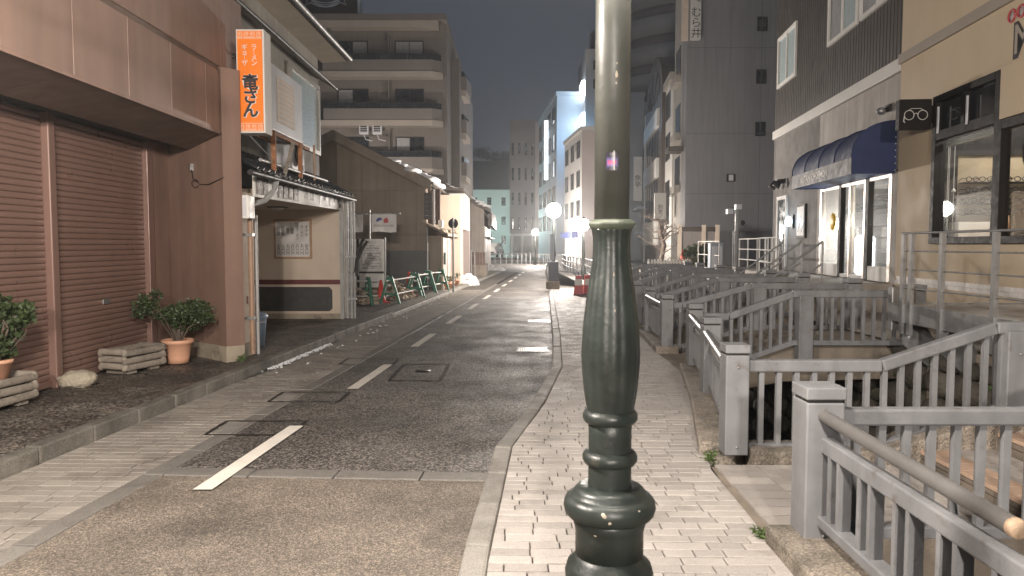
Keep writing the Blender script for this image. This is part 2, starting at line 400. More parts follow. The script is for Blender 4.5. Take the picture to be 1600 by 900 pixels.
# ------------------------------------------------------------------ street layout (metres, y away from the viewer)
def pl(pts):
    def f(y):
        if y <= pts[0][0]:
            a, b = pts[0], pts[1]
        elif y >= pts[-1][0]:
            a, b = pts[-2], pts[-1]
        else:
            for a, b in zip(pts, pts[1:]):
                if a[0] <= y <= b[0]: break
        return a[1] + (b[1] - a[1]) * (y - a[0]) / (b[0] - a[0])
    return f
Lk = pl([(-6, -4.30), (0, -3.85), (44, -.55)])                       # left kerb, road side
Ek = lambda y: Lk(y) + .90                                           # edge of paver strip
Rk = pl([(-6, -.45), (3.42, -.25), (5.45, -.13), (6.94, .18), (9.06, .50), (12.1, .68), (22.8, 1.16), (30.4, 1.66), (44, 2.35)])
KW = .13                                                             # kerb stone width
Wk = pl([(-6, 1.30), (3.4, 1.33), (4.9, 1.36), (6.6, 1.69), (8.8, 2.04), (10, 2.06), (12.2, 2.16), (22, 2.5), (30, 3.1), (44, 3.3)])  # walkway's canal edge
CL = lambda y: Wk(y) + .34                                           # canal, street side wall
CR = pl([(-6, 4.55), (5, 4.62), (12, 4.75), (30, 5.6), (44, 6.0)])  # canal, shop side wall
ZW = .08; ZL = .12; ZB = .42; ZD = .93                               # walkway, left pavement, shop-side bank, shop deck
Y0, Y1 = -6.0, 44.0

def struct(o): o['kind'] = 'structure'; return o
def ys(a, b, st):
    n = max(1, round((b - a) / st)); return [a + (b - a) * i / n for i in range(n + 1)]
def strip(fa, fb, za, zb, yl):
    b = MB(); vs = []; fs = []
    for y in yl: vs += [(fa(y), y, za), (fb(y), y, zb)]
    for i in range(len(yl) - 1): fs.append((2 * i, 2 * i + 1, 2 * i + 3, 2 * i + 2))
    return b.add(vs, fs)

# ground sheet with the canal left open
g = MB(); yl = [-400, Y0] + ys(Y0, Y1, 2)[1:]
vs, fs = [], []
for y in yl: vs += [(-700, y, -.03), (CL(max(y, Y0)), y, -.03)]
for i in range(len(yl) - 1): fs.append((2 * i, 2 * i + 1, 2 * i + 3, 2 * i + 2))
g.add(vs, fs); vs, fs = [], []
for y in yl: vs += [(CR(max(y, Y0)), y, -.03), (700, y, -.03)]
for i in range(len(yl) - 1): fs.append((2 * i, 2 * i + 1, 2 * i + 3, 2 * i + 2))
g.add(vs, fs)
g.quad((-700, Y1, -.03), (700, Y1, -.03), (700, 900, -.03), (-700, 900, -.03))
struct(g.build("ground", M_ground))

# road: worn near surface, then coarse asphalt beyond the stone cross band, then the bend to the left
cross = lambda x: 5.02 - .055 * (x + 1.4)          # middle line of the cross band
b = MB(); n = 10
vs, fs = [], []
for i in range(n + 1):
    t = i / n
    xa, xb = lerp(Ek(-6) + .14, Rk(-6), t), lerp(Ek(5.0) + .14, Rk(5.0), t)
    vs += [(xa, -6, 0), (lerp(xa, xb, .93), 4.2, 0), (xb, cross(xb) - .1, 0)]
for i in range(n):
    for k in range(2): fs.append((3 * i + k, 3 * i + 3 + k, 3 * i + 4 + k, 3 * i + 1 + k))
near = struct(b.add(vs, fs).build("road_near", M_asph_tan))
b = MB(); vs, fs = [], []
yl = ys(5.2, 44, .8)
for y in yl:
    for i in range(n + 1):
        x = lerp(Ek(y) + .14, Rk(y), i / n); yy = y if y > 5.2 else cross(x) + .1
        vs.append((x, yy, 0))
for j in range(len(yl) - 1):
    for i in range(n): k = j * (n + 1) + i; fs.append((k, k + 1, k + n + 2, k + n + 1))
# bend
cl = [(.9, 44), (1.1, 50), (.6, 55.5), (-1.5, 59.8), (-5, 62.2), (-11, 64), (-30, 67)]
hw = [1.75, 2.1, 2.4, 2.4, 2.3, 2.3, 2.3]
base = len(vs); tmp = []
for i, (x, y) in enumerate(cl):
    a, c2 = cl[max(i - 1, 0)], cl[min(i + 1, len(cl) - 1)]
    d = Vector((c2[0] - a[0], c2[1] - a[1])).normalized(); nn = Vector((d.y, -d.x))
    vs += [(x - nn.x * hw[i], y - nn.y * hw[i], .0), (x + nn.x * hw[i], y + nn.y * hw[i], .0)]
for i in range(len(cl) - 1): k = base + 2 * i; fs.append((k, k + 1, k + 3, k + 2))
struct(b.add(vs, fs).build("road", M_asph))
struct(MB().add([(-60, 57.0, -.012), (-9, 57.0, -.012), (-3.6, 50, -.012), (-1.2, 44, -.012), (5.2, 44, -.012), (6, 62, -.012), (-60, 73, -.012)], [tuple(range(7))]).build("far_pavement", M_kerb))

# pavement under the left paver strip, the walkway and the left footway
lst = struct(strip(lambda y: Lk(y), lambda y: Ek(y), -.012, -.012, ys(Y0, 44, 1)).build("paver_strip", M_joint))
walk = struct(strip(lambda y: Rk(y) + KW, lambda y: Wk(y), ZW - .012, ZW - .012, ys(Y0, 44, .5)).build("walkway", M_joint))
foot = struct(strip(lambda y: -7.5, lambda y: Lk(y) - .12, ZL + .02, ZL, ys(Y0, 16.0, .5)).build("left_footway", M_asph_dark))
struct(strip(lambda y: Lk(y) - 1.15, lambda y: Lk(y) - .12, ZL - .04, ZL - .04, ys(16.05, 44, 1)).build("left_footway_far", M_kerb))
struct(strip(CR, lambda y: 30, ZB, ZB, ys(Y0, 44, 2)).build("shop_bank", M_deck))

# pavers: the nearest ones singly, the rest joined
def paver_quad(c, h=.03, e=.003):
    """brick from four plan corners (counter-clockwise), arrised top edge"""
    cx = sum(p[0] for p in c) / 4; cy = sum(p[1] for p in c) / 4
    ins = [(p[0] + (cx - p[0]) / max(abs(cx - p[0]), .01) * e, p[1] + (cy - p[1]) / max(abs(cy - p[1]), .01) * e) for p in c]
    vs = [(p[0], p[1], -h) for p in c] + [(p[0], p[1], -e) for p in c] + [(p[0], p[1], 0) for p in ins]; fs = [(8, 9, 10, 11)]
    for k in (0, 4):
        for i in range(4): j = (i + 1) % 4; fs.append((k+i, k+j, k+4+j, k+4+i))
    return vs, fs
def paving(parent, fa, fb, z, y0, y1, row, lens, limit, name, m, slope, jt=.005):
    """rows of bricks across the strip; bricks at the row ends are cut to the kerb lines"""
    rng = random.Random(3); meshes = {}; cnt = 0; rest = MB(); y = y0
    while y < y1:
        ya, yb = y + jt / 2, y + row - jt / 2
        l0, l1, r0, r1 = fa(ya) + .006, fa(yb) + .006, fb(ya) - .006, fb(yb) - .006
        x = max(l0, l1) + rng.uniform(.05, .22); edges = [None]
        while x < min(r0, r1) - .05: edges.append(x); x += rng.choice(lens)
        edges.append(None)
        for k in range(len(edges) - 1):
            a, c = edges[k], edges[k + 1]; g = jt / 2; dz = rng.uniform(-.0018, .0018); yo = lambda q: slope * (q - l0)
            quad = [((l0 if a is None else a + g), ya), ((r0 if c is None else c - g), ya), ((r1 if c is None else c - g), yb), ((l1 if a is None else a + g), yb)]
            quad = [(px_, py_ + yo(px_)) for px_, py_ in quad]
            cx = sum(p[0] for p in quad) / 4; cy = sum(p[1] for p in quad) / 4
            loc_ = [(p[0] - cx, p[1] - cy) for p in quad]
            if cnt < limit:
                key = tuple(round(v, 3) for p in loc_ for v in p)
                if key not in meshes:
                    me = MB().add(*paver_quad(loc_)).mesh(name); me.materials.append(m); meshes[key] = me
                o = link(name, meshes[key], None, parent, (cx, cy, z + dz), 0); cnt += 1
                o.rotation_euler = (rng.uniform(-.010, .010), rng.uniform(-.005, .005), rng.uniform(-.003, .003))
            else:
                vs, fs = paver_quad(loc_, .03, .0004); rest.add([(p[0] + cx, p[1] + cy, p[2] + z + dz) for p in vs], fs)
        y += row
    rest.build(name + "_field", m, parent, kind="stuff")
paving(walk, lambda y: Rk(y) + KW, Wk, ZW, 3.15, 26, .088, (.15, .18, .21, .24, .27), 300, "paver", M_paver, -.02, .007)
b = MB(); b.add([(Rk(y) + KW + .01, y, ZW) for y in ys(26.1, 44, 2)] + [(Wk(y) - .01, y, ZW) for y in ys(26.1, 44, 2)], [(i, i + 1, i + 11 - 1, i + 9) for i in range(8)])
b.build("far_paving", M_paver, walk)
paving(lst, lambda y: Lk(y), lambda y: Ek(y), .004, 3.4, 26, .098, (.17, .20, .23), 300, "paver", M_paver_l, -.02, .009)

# kerb stones and gutter stones
def stones(root, fa, w, y0, y1, L, z0, z1, m, name, side=1, gap=.008, bev=.012, rows=None):
    y = y0; k = 0
    while y < y1 - .05:
        ye = min(y + L, y1); p, q = Vector((fa(y), y)), Vector((fa(ye), ye)); d = (q - p)
        ln = d.length - gap; c = (p + q) / 2; a = ang(d)
        rng = random.Random(int(y * 100)); dz = rng.uniform(-.004, .004)
        b = MB().box(-ln / 2, ln / 2, -w / 2, w / 2, z0, z1 + dz)
        nrm = Vector((d.y, -d.x)).normalized() * side * w / 2
        b.build(name, m, root, (c.x + nrm.x, c.y + nrm.y, 0), a + rng.uniform(-.004, .004), bevel=bev)
        y = ye
kr = struct(strip(lambda y: Rk(y) + .01, lambda y: Rk(y) + KW - .01, -.02, -.02, ys(Y0, 44, 1)).build("kerb", M_joint))
for a, c in ((3.0, 5.45), (5.45, 9.06), (9.06, 44)): stones(kr, Rk, KW, a, c, .6, -.06, ZW + .008, M_kerb, "kerb_stone", 1, bev=.018)
kl = struct(strip(lambda y: Lk(y) - .11, lambda y: Lk(y) - .01, -.02, -.02, ys(Y0, 44, 1)).build("kerb", M_joint))
stones(kl, Lk, .13, 3.4, 16.1, .62, -.06, ZL + .006, M_kerb_old, "kerb_stone", -1, bev=.016)
stones(kl, Lk, .13, 16.1, 43, 1.2, -.06, ZL - .03, M_kerb, "kerb_stone", -1, bev=.02)
gt = struct(strip(lambda y: Ek(y) + .005, lambda y: Ek(y) + .135, -.03, -.03, ys(Y0, 44, 1)).build("gutter", M_joint))
stones(gt, Ek, .14, 2.6, 30, .6, -.05, .006, M_strip, "gutter_stone", 1, bev=.006)
# stone band across the road
cb = struct(MB().quad((-2.6, cross(-2.6) - .09, -.02), (-.1, cross(-.1) - .09, -.02), (-.1, cross(-.1) + .09, -.02), (-2.6, cross(-2.6) + .09, -.02)).build("cross_band", M_joint))
x = Ek(5.05) + .145
while x < Rk(5.0) - .1:
    xe = min(x + .6, Rk(5.0) - .01)
    MB().box(-(xe - x) / 2 + .004, (xe - x) / 2 - .004, -.085, .085, -.05, .008).build("band_stone", M_strip, cb, ((x + xe) / 2, cross((x + xe) / 2), 0), -.055 + random.uniform(-.006, .006), bevel=.008)
    x = xe
# centre line
Dk = lambda y: -2.34 + .07 * y
lm = thing("lane_line", "broken white lane line painted along the asphalt road", "lane line")
y = 4.66; k = 0
while y < 42:
    ye = y + 1.68; hwid = .062
    MB().add([(Dk(y) - hwid, y, .0145 if k == 0 else .005), (Dk(y) + hwid, y, .0145 if k == 0 else .005), (Dk(ye) + hwid, ye, .0145 if k == 0 else .005), (Dk(ye) - hwid, ye, .0145 if k == 0 else .005)], [(0, 1, 2, 3)]).build("dash", M_line, lm)
    y += 3.38; k += 1
# square hatch outline in the asphalt, lidded boxes along the gutter
def tarframe(x0, x1, y0, y1, w, z=.004):
    b = MB(); rn = random.Random(int(x0 * 1000 + y0 * 77))
    for (ax, ay, bx, by) in ((x0, y0, x1, y0), (x1, y0, x1, y1), (x1, y1, x0, y1), (x0, y1, x0, y0)):
        n = 8
        for i in range(n):
            t0, t1 = i / n, (i + 1) / n; wa = w * rn.uniform(.6, 1.2)
            p, q = Vector((lerp(ax, bx, t0), lerp(ay, by, t0))), Vector((lerp(ax, bx, t1), lerp(ay, by, t1)))
            d = (q - p).normalized(); nn = Vector((-d.y, d.x)) * wa / 2
            b.add([(p.x + nn.x, p.y + nn.y, z), (p.x - nn.x, p.y - nn.y, z), (q.x - nn.x, q.y - nn.y, z), (q.x + nn.x, q.y + nn.y, z)], [(0, 1, 2, 3)])
    return b
hv = thing("utility_hatch", "square hatch with tarred outline set in the coarse asphalt beside the lane line", "hatch", (0, 0, 0))
tarframe(-1.45, -.85, 8.55, 9.75, .05).build("tar_outline", M_seal, hv)
MB().lathe([(.10, .002), (.10, .007), (.0, .008)], 20, (-1.13, 9.2, 0)).build("valve_cover", M_seal, hv)
for i, (yy, lab) in enumerate(((6.25, "tar-outlined box lid in the gutter nearest the stone cross band"), (7.55, "tar-outlined box lid in the gutter, second from the stone cross band"), (9.9, "tar-outlined box lid in the gutter by the square hatch"))):
    e = Ek(yy)
    bx = thing("gutter_box", lab, "cover", (0, 0, 0), 0, "lidded boxes along the gutter")
    tarframe(e - .1, e + .62, yy - .20, yy + .28, .035, .012).build("tar_outline", M_seal, bx)
    MB().box(e - .07, e + .10, yy - .16, yy + .24, -.03, .011).build("lid", M_kerb, bx, bevel=.004)
for i, (yy, x1, lab) in enumerate(((11.1, .52, "steel drain grating in the road against the kerb bend"), (15.3, .78, "steel drain grating in the road between kerb bend and lamp box"))):
    dg_ = thing("drain_grating", lab, "drain", (x1 - .42, yy, 0), 0, "road drains")
    MB().box(-.02, .44, -.20, .20, -.05, .003).build("sump", M_seal, dg_)
    for k in range(13): MB().box(k * .034, k * .034 + .02, -.18, .18, -.02, .009).build("bar", M_steel, dg_)
    MB().box(-.03, .46, -.22, -.185, -.02, .010).build("edge_bar", M_steel, dg_); MB().box(-.03, .46, .185, .22, -.02, .010).build("edge_bar", M_steel, dg_)
# meltwater standing along the left gutter
vs = []; N_ = 26; rn = random.Random(4)
for i in range(N_ + 1):
    yy = 8.6 + 3.6 * i / N_; w = .12 * math.sin(math.pi * i / N_) * rn.uniform(.7, 1.2) + .01
    vs += [(Lk(yy) + .012, yy, .012), (Lk(yy) + .02 + w, yy, .012)]
M_wet = mat("melt_water", (.05, .045, .04), .10, .2, 3, .5, 26, bdist=.02, rvar=.06)
pd = MB().add(vs, [(2 * i, 2 * i + 1, 2 * i + 3, 2 * i + 2) for i in range(N_)]).build("puddle", M_wet)
struct(pd)

# canal: bed, walls of stones
struct(strip(lambda y: CL(y) - .05, lambda y: CR(y) + .05, -1.75, -1.75, ys(Y0, 44, 2)).build("canal_water", M_water))
cw = struct(strip(CL, CL, -1.8, -.02, ys(Y0, 44, 1)).build("canal_wall", M_conc))
cw2 = struct(strip(lambda y: CR(y) + .06, lambda y: CR(y) + .06, -1.8, ZB - .01, ys(Y0, 44, 1)).build("canal_stone_wall", M_joint))
rn = random.Random(11)
z = -1.7; row = 0
while z < .30:
    hgt = rn.uniform(.26, .40); hgt = min(hgt, ZB - .02 - z); y = 2.0 + rn.uniform(0, .3)
    while y < 24:
        w = rn.uniform(.3, .6)
        b = MB().sphere((0, 0, 0), 1, 8, 5, (.16, w * .53, hgt * .56), .10)
        o = b.build("stone", M_rock, cw2, (CR(y + w / 2) + .05, y + w / 2, z + hgt / 2)); o.rotation_euler = (rn.uniform(-.2, .2), 0, 0)
        y += w + .015
    z += hgt + .01; row += 1
# ------------------------------------------------------------------ footbridges over the canal and their grey railings
_bal = {}
def baluster(parent, x, y, z0, z1, sx=.036, sy=.036, rz=0):
    key = (round(z1 - z0, 3), sx, sy)
    if key not in _bal:
        me = MB().box(-sx / 2, sx / 2, -sy / 2, sy / 2, 0, z1 - z0).mesh("baluster"); me.materials.append(M_rail); _bal[key] = me
    return link("baluster", _bal[key], None, parent, (x, y, z0), rz)
def post(parent, x, y, z0, z1, w=.165, rz=0, cap=True):
    b = MB(); h_ = w / 2
    b.box(-h_, h_, -h_, h_, 0, z1 - z0 - (.075 if cap else 0))
    p = b.build("post", M_rail, parent, (x, y, z0), rz, bevel=.008)
    for dz in (.06, z1 - z0 - .16):
        MB().sphere((0, -h_ - .002, dz), .009, 8, 5).build("bolt", M_steel, p)
    if cap:
        MB().box(-h_ * .9, h_ * .9, -h_ * .9, h_ * .9, z1 - z0 - .085, z1 - z0 - .055).build("groove", M_dark, p)
        MB().box(-h_ * 1.05, h_ * 1.05, -h_ * 1.05, h_ * 1.05, z1 - z0 - .06, z1 - z0).build("cap", M_rail, p, bevel=.006)
    return p
def railrun(parent, pts, zb=.58, spacing=.125, tw=.075, th=.085, skip=.1):
    """top rail through pts (top face heights), bottom rail zb below, balusters between"""
    for nm, dz, w, hh in (("top_rail", -th / 2, tw, th), ("bottom_rail", -zb - .03, .06, .06)):
        b = MB()
        for p, q in zip(pts, pts[1:]):
            d = (Vector(q) - Vector(p)).normalized() * .004
            b.bar((p[0], p[1], p[2] + dz), Vector((q[0], q[1], q[2] + dz)) - d, w, hh)
        b.build(nm, M_rail, parent, bevel=.012 if nm == "top_rail" else .005)
    tot = sum((Vector(q) - Vector(p)).length for p, q in zip(pts, pts[1:])); s = skip
    while s < tot - skip * .5:
        a = s
        for p, q in zip(pts, pts[1:]):
            ln = (Vector(q) - Vector(p)).length
            if a <= ln:
                c = Vector(p).lerp(Vector(q), a / ln); baluster(parent, c.x, c.y, c.z - zb, c.z - th + .012, rz=ang(Vector(q) - Vector(p))); break
            a -= ln
        s += spacing
def streetpanel(parent, p, q, z=.80):
    """panel along the walkway: resin handrail, upper rail, bottom rail, flat balusters"""
    p, q = Vector((p[0], p[1], 0)), Vector((q[0], q[1], 0)); d = (q - p).normalized(); nn = Vector((-d.y, d.x, 0))
    up = Vector((0, 0, 1))
    MB().tube([p + up * (z - .045) + nn * .05, q + up * (z - .045) + nn * .05], .036, 12).build("handrail", M_hand, parent)
    MB().bar(p + up * (z - .19), q + up * (z - .19), .05, .06).build("upper_rail", M_rail, parent, bevel=.006)
    MB().bar(p + up * .24, q + up * .24, .05, .05).build("bottom_rail", M_rail, parent, bevel=.005)
    n = max(2, int((q - p).length / .145))
    for i in range(n):
        c = p.lerp(q, (i + .5) / n); baluster(parent, c.x, c.y, .26, z - .215, .022, .05, ang(d))

PA, PB, PC, PD, PE = (1.58, 5.14), (1.93, 7.06), (2.19, 8.71), (2.20, 10.35), (2.30, 12.2)
PN = (1.52, 3.58)
XF = lambda y: 4.62 + .02 * (y - 5)          # where the bridges land on the shop side
GRP_B = "footbridges over the canal"; GRP_R = "grey railings along canal and bridges"

# kerbs the railings stand on
def kerbblock(label, pts, name="railing_kerb"):
    t = thing(name, label, "kerb", (pts[0][0], pts[0][1], 0), 0, "concrete kerbs under the railings")
    o = Vector((pts[0][0], pts[0][1], 0))
    for p, q in zip(pts, pts[1:]):
        p, q = Vector(p), Vector(q); d = (q - p); d.normalize()
        b = MB(); nn = Vector((-d.y, d.x, 0)); w = .17
        L_ = (Vector((q.x, q.y, 0)) - Vector((p.x, p.y, 0))).length; n = max(1, round(L_ / .9))
        for i in range(n):
            a, c = p.lerp(q, i / n), p.lerp(q, (i + 1) / n); a = a + d * .003; c = c - d * .003
            b = MB(); b.bar(a - Vector((0, 0, .17)) - o, c - Vector((0, 0, .17)) - o, .32, .34); b.build("block", M_concagg, t, bevel=.015)
    return t
K1 = (1.545, 5.10)
kerbblock("speckled concrete kerb along the walkway between the two nearest footbridges", [(1.52, 5.22, .17), (1.90, 7.04, .17), (2.20, 8.80, .17)])
kerbblock("speckled concrete kerb along the stepped footbridge's railing that starts at the canal", [(1.68, 5.14, .172), (2.62, 5.14, .172), (3.42, 5.14, .42), (4.6, 5.14, .46)])
kerbblock("speckled concrete kerb under the railing whose handrail has a worn end", [(1.46, 3.68, .17), (1.44, .5, .17)])
kerbblock("speckled concrete kerb along the walkway beyond the second footbridge", [(2.20, 10.25, .17), (2.32, 12.3, .17)])

# bridge decks: concrete slab with deeper haunch at the street end
def deck(y0, y1, label, steps=False, xs=None):
    t = thing("footbridge", label, "footbridge", ((Wk((y0 + y1) / 2)), (y0 + y1) / 2, 0), 0, GRP_B)
    ox, oy = t.location.x, t.location.y; x0 = Wk(y0) - .01 if not xs else xs
    xe = XF(y0) + .1
    if steps: prof = [(x0, ZW - .012), (2.85, ZW - .012), (2.851, .16), (3.38, .16), (3.381, .28), (3.92, .28), (3.921, .40), (xe, .40), (xe, -.10), (3.0, -.12), (2.3, -.35), (x0 + .05, -.35)]
    else: prof = [(x0, ZW - .012), (x0 + .35, ZW - .012), (3.35, .40), (xe, .40), (xe, -.02), (3.3, -.06), (2.9, -.14), (2.6, -.30), (x0 + .05, -.30)]
    MB().prism(prof, lambda a, b_, d: (a - ox, d - oy, b_), y0, y1).build("slab", M_conc, t, bevel=.01)
    return t
b1 = deck(3.74, 4.98, "stepped footbridge paved with tiles, brick risers beside the nearest post", True)
# its flat paving, risers of brick, treads with tan nosing
ox, oy = b1.location.x, b1.location.y
y = 3.76; r = 0
xg = 1.40
while xg < 2.82:
    for i in range(9):
        ya = 3.75 + i * .137; xe = min(xg + .29, 2.84)
        MB().box(xg + .004, xe - .004, ya + .004, min(ya + .133, 4.975), ZW - .03, ZW + random.uniform(-.002, .002)).build("paving_tile", M_paver, b1, (-ox, -oy, 0))
    xg += .29
for k, (xa, xb, zt) in enumerate(((2.85, 3.38, .185), (3.38, 3.92, .305), (3.92, 4.62, .425))):
    zl = zt - .12 if k else ZW
    for i in range(8):
        ya = 3.75 + i * .154; yb = min(ya + .150, 4.975)
        for zz0, zz1 in ((zl - .01, (zl + zt) / 2 - .012), ((zl + zt) / 2 - .006, zt - .03)):
            MB().box(xa - .022, xa + .02, ya, yb, zz0, zz1).build("riser_brick", M_brick, b1, (-ox, -oy, 0), bevel=.003)
        MB().box(xa - .025, xa + .17, ya, yb, zt - .026, zt).build("nosing_tile", M_nosing, b1, (-ox, -oy, 0), bevel=.003)
        xm = xa + .175; q = 0
        while xm < xb - .04:
            xn = min(xm + .18, xb - .028 if k < 2 else xb); MB().box(xm, xn - .006, ya, yb, zt - .026, zt - .001).build("tread_tile", M_tread, b1, (-ox, -oy, 0)); xm = xn
deck(8.80, 10.25, "ramped footbridge with a stained beam, second along the canal from the steps")
deck(12.3, 13.8, "ramped footbridge, third along the canal from the steps")
deck(16.0, 17.4, "ramped footbridge, fourth along the canal from the steps")
deck(19.6, 20.9, "ramped footbridge, last along the canal before the red barricades")

def rail_thing(label, x, y): return thing("canal_railing", label, "railing", (0, 0, 0), 0, GRP_R)
def bridge_rail(y, x0, xs0, xs1, label, endpost=True, midposts=(3.55,), start=None, xe=None):
    t = rail_thing(label, x0, y); xe = xe or XF(y)
    railrun(t, [(x0, y, .79), (xs0, y, .79), (xs1, y, 1.06), (xe, y, 1.06)], zb=.60)
    for m_ in midposts: post(t, m_, y + .002, .1, 1.0, .17, cap=False)
    if start: post(t, start[0], start[1], .12, .905)
    if endpost: post(t, xe + .11, y, ZB - .1, 1.13, .2)
    return t
# near railing of the stepped bridge and the panel that runs back along the canal
t = rail_thing("grey railing with a resin handrail whose tan end is worn bare", *PN)
post(t, PN[0], PN[1], .12, .912, .185)
p, q = Vector((1.53, 3.50, 0)), Vector((1.50, .2, 0)); up = Vector((0, 0, 1))
MB().tube([p + up * .775 + Vector((-.02, .03, 0)), Vector((1.53, 2.17, .743))], .031, 14).build("handrail", M_hand, t)
MB().lathe([(.032, -.01), (.032, .012), (.026, .02), (.0, .022)], 14).build("worn_end", M_handend, t, (1.5302, 2.168, .743)).rotation_euler = (R(90), 0, 0)
MB().tube([Vector((1.53, 2.5, .75)), Vector((1.55, 2.5, .64))], .012, 8).build("bracket", M_rail, t)
MB().bar(p + up * .63, q + up * .63, .06, .075).build("upper_rail", M_rail, t, bevel=.008)
MB().bar(p + up * .255, q + up * .255, .08, .05).build("bottom_rail", M_rail, t, bevel=.006)
for i in range(9):
    for dy in (0, .095):
        baluster(t, lerp(p.x, q.x, i / 12) , 3.40 - i * .30 - dy, .278, .595, .06, .026)
t = bridge_rail(3.60, PN[0] + .10, 2.62, 3.42, "grey railing on the open side of the stepped footbridge, ending at the worn handrail's post", True, (3.55,))
MB().sphere((2.62, 3.56, .755), .045, 12, 8, (1.2, .9, .9)).build("rail_end_cap", mat("pinkish_rail_end", (.55, .34, .28), .6, .1), t)
bridge_rail(PA[1], PA[0] + .09, 2.62, 3.42, "grey railing on the stepped footbridge, rising to the shop deck from a capped post", True, (3.55,), PA)
t = rail_thing("grey railing panels with three capped posts along the walkway between footbridges", *PB)
post(t, PB[0], PB[1], .12, .905); post(t, PC[0], PC[1], .12, .905)
streetpanel(t, (1.60, 5.24), (1.92, 6.97)); streetpanel(t, (1.945, 7.15), (2.18, 8.62))
bridge_rail(PC[1], PC[0] + .09, 2.60, 3.36, "grey railing at the second footbridge on the side towards the steps", True, (3.5,))
bridge_rail(PD[1], PD[0] + .09, 2.42, 3.40, "grey railing at the second footbridge on the side away from the steps", True, (3.5,))
t = rail_thing("short grey railing panel between the second and third footbridges", *PD)
post(t, PD[0], PD[1], .12, .905); post(t, PE[0], PE[1], .12, .905); streetpanel(t, (2.205, 10.44), (2.295, 12.11))
for y, nm in ((12.25, "third footbridge on the side towards the steps"), (13.9, "third footbridge on the side away from the steps"), (15.9, "fourth footbridge on the side towards the steps"), (17.5, "fourth footbridge on the side away from the steps"), (19.5, "last footbridge on the side towards the steps"), (21.0, "last footbridge on the side away from the steps")):
    x0 = Wk(y) + .17
    bridge_rail(y, x0 + .08, x0 + .2, 3.45, "grey railing at the " + nm, True, (3.55,), None if y < 12.5 else (x0, y))
for a, c, nm in ((14.0, 15.8, "third and fourth"), (17.6, 19.4, "fourth and last")):
    t = rail_thing("low grey railing panel between the %s footbridges" % nm, 0, 0); streetpanel(t, (Wk(a) + .17, a), (Wk(c) + .17, c))
# curved pale fence beyond the last bridge
t = thing("canal_fence", "pale grey fence curving along the canal beyond the red barricades", "fence")
pts = [(Wk(22) + .1, 22.2, .95), (2.75, 25, .95), (3.1, 28, .95), (3.4, 31, .95), (3.5, 35, .95), (3.35, 40, .95), (3.3, 45, .95), (3.6, 52, .95)]
for nm, dz in (("top_rail", 0), ("middle_rail", -.3), ("bottom_rail", -.62)):
    MB().tube([(a, b_, c + dz) for a, b_, c in pts], .035, 8).build(nm, M_steel, t)
for p, q in zip(pts, pts[1:]):
    n = 3
    for i in range(n):
        c = Vector(p).lerp(Vector(q), i / n); MB().box(-.04, .04, -.04, .04, 0, .95).build("post", M_rail, t, (c.x, c.y, 0))
# ------------------------------------------------------------------ street lamps
def lantern(t, z, power, glow=.13):
    MB().lathe([(.02, -.12), (.085, -.10), (.10, -.06), (.06, -.04), (.0, -.04)], 20, (0, 0, z)).build("lantern_base", M_green, t)
    gl = MB().sphere((0, 0, z + .10), glow, 20, 12).build("globe", M_globe, t)
    MB().lathe([(.09, glow * .9), (.10, glow + .01), (.06, glow + .06), (.01, glow + .10)], 20, (0, 0, z + .10)).build("lantern_cap", M_green, t)
    ld = bpy.data.lights.new("lamp_light", 'POINT'); ld.energy = power; ld.color = (1, .90, .81); ld.shadow_soft_size = .14
    lo = bpy.data.objects.new("lamp_light", ld); COL.objects.link(lo); lo.parent = t; lo.location = (0, 0, z + .10)
    return t
# globe lets the light through
m = M_globe; N, L = m.node_tree.nodes, m.node_tree.links
tr = N.new("ShaderNodeBsdfTransparent"); mx = N.new("ShaderNodeMixShader"); mx.inputs[0].default_value = .5
em = [n for n in N if n.type == 'EMISSION'][0]
L.new(tr.outputs[0], mx.inputs[1]); L.new(em.outputs[0], mx.inputs[2]); L.new(mx.outputs[0], N["Material Output"].inputs[0])

lp = thing("street_lamp", "dark green fluted lamp post with ring mouldings and a torn sticker on its shaft", "street lamp", (.313, 2.30, 0))
flute = lambda t, z: 1 + .030 * (abs(math.sin(t * 8)) - .5) * 1
nof = None
MB().lathe([(.20, ZW), (.20, .34), (.185, .38), (.165, .41), (.150, .44), (.145, .49), (.140, .53)], 40).build("base", M_green, lp)
MB().lathe([(.110, .50), (.138, .525), (.142, .55), (.134, .578), (.113, .595), (.109, .61)], 40).build("base_ring", M_green, lp)
MB().lathe([(.109, .59), (.109, .685), (.113, .705), (.120, .728), (.110, .74)], 40).build("drum", M_green, lp)
MB().lathe([(0.112, 0.729), (0.132, 0.736), (0.143, 0.749), (0.147, 0.766), (0.144, 0.786), (0.134, 0.799), (0.125, 0.802), (0.117, 0.806), (0.114, 0.817), (0.104, 0.828), (0.09, 0.832), (0.07, 0.833)], 48).build("shoulder_ring", M_green, lp)
MB().lathe([(.070, .81), (.069, .84), (.068, 1.0), (.070, 1.06)], 40).build("neck", M_green, lp)
for z in (.925, 1.058):
    MB().lathe([(.068, z - .024), (.080, z - .020), (.087, z - .008), (.087, z + .006), (.080, z + .018), (.067, z + .022)], 40).build("neck_ring", M_green, lp)
prof = [(.073, 1.07), (.080, 1.115), (.0875, 1.18), (.091, 1.24), (.0905, 1.28), (.087, 1.34), (.081, 1.40), (.073, 1.46), (.064, 1.52), (.0585, 1.57), (.058, 1.62), (.062, 1.65)]
import bisect
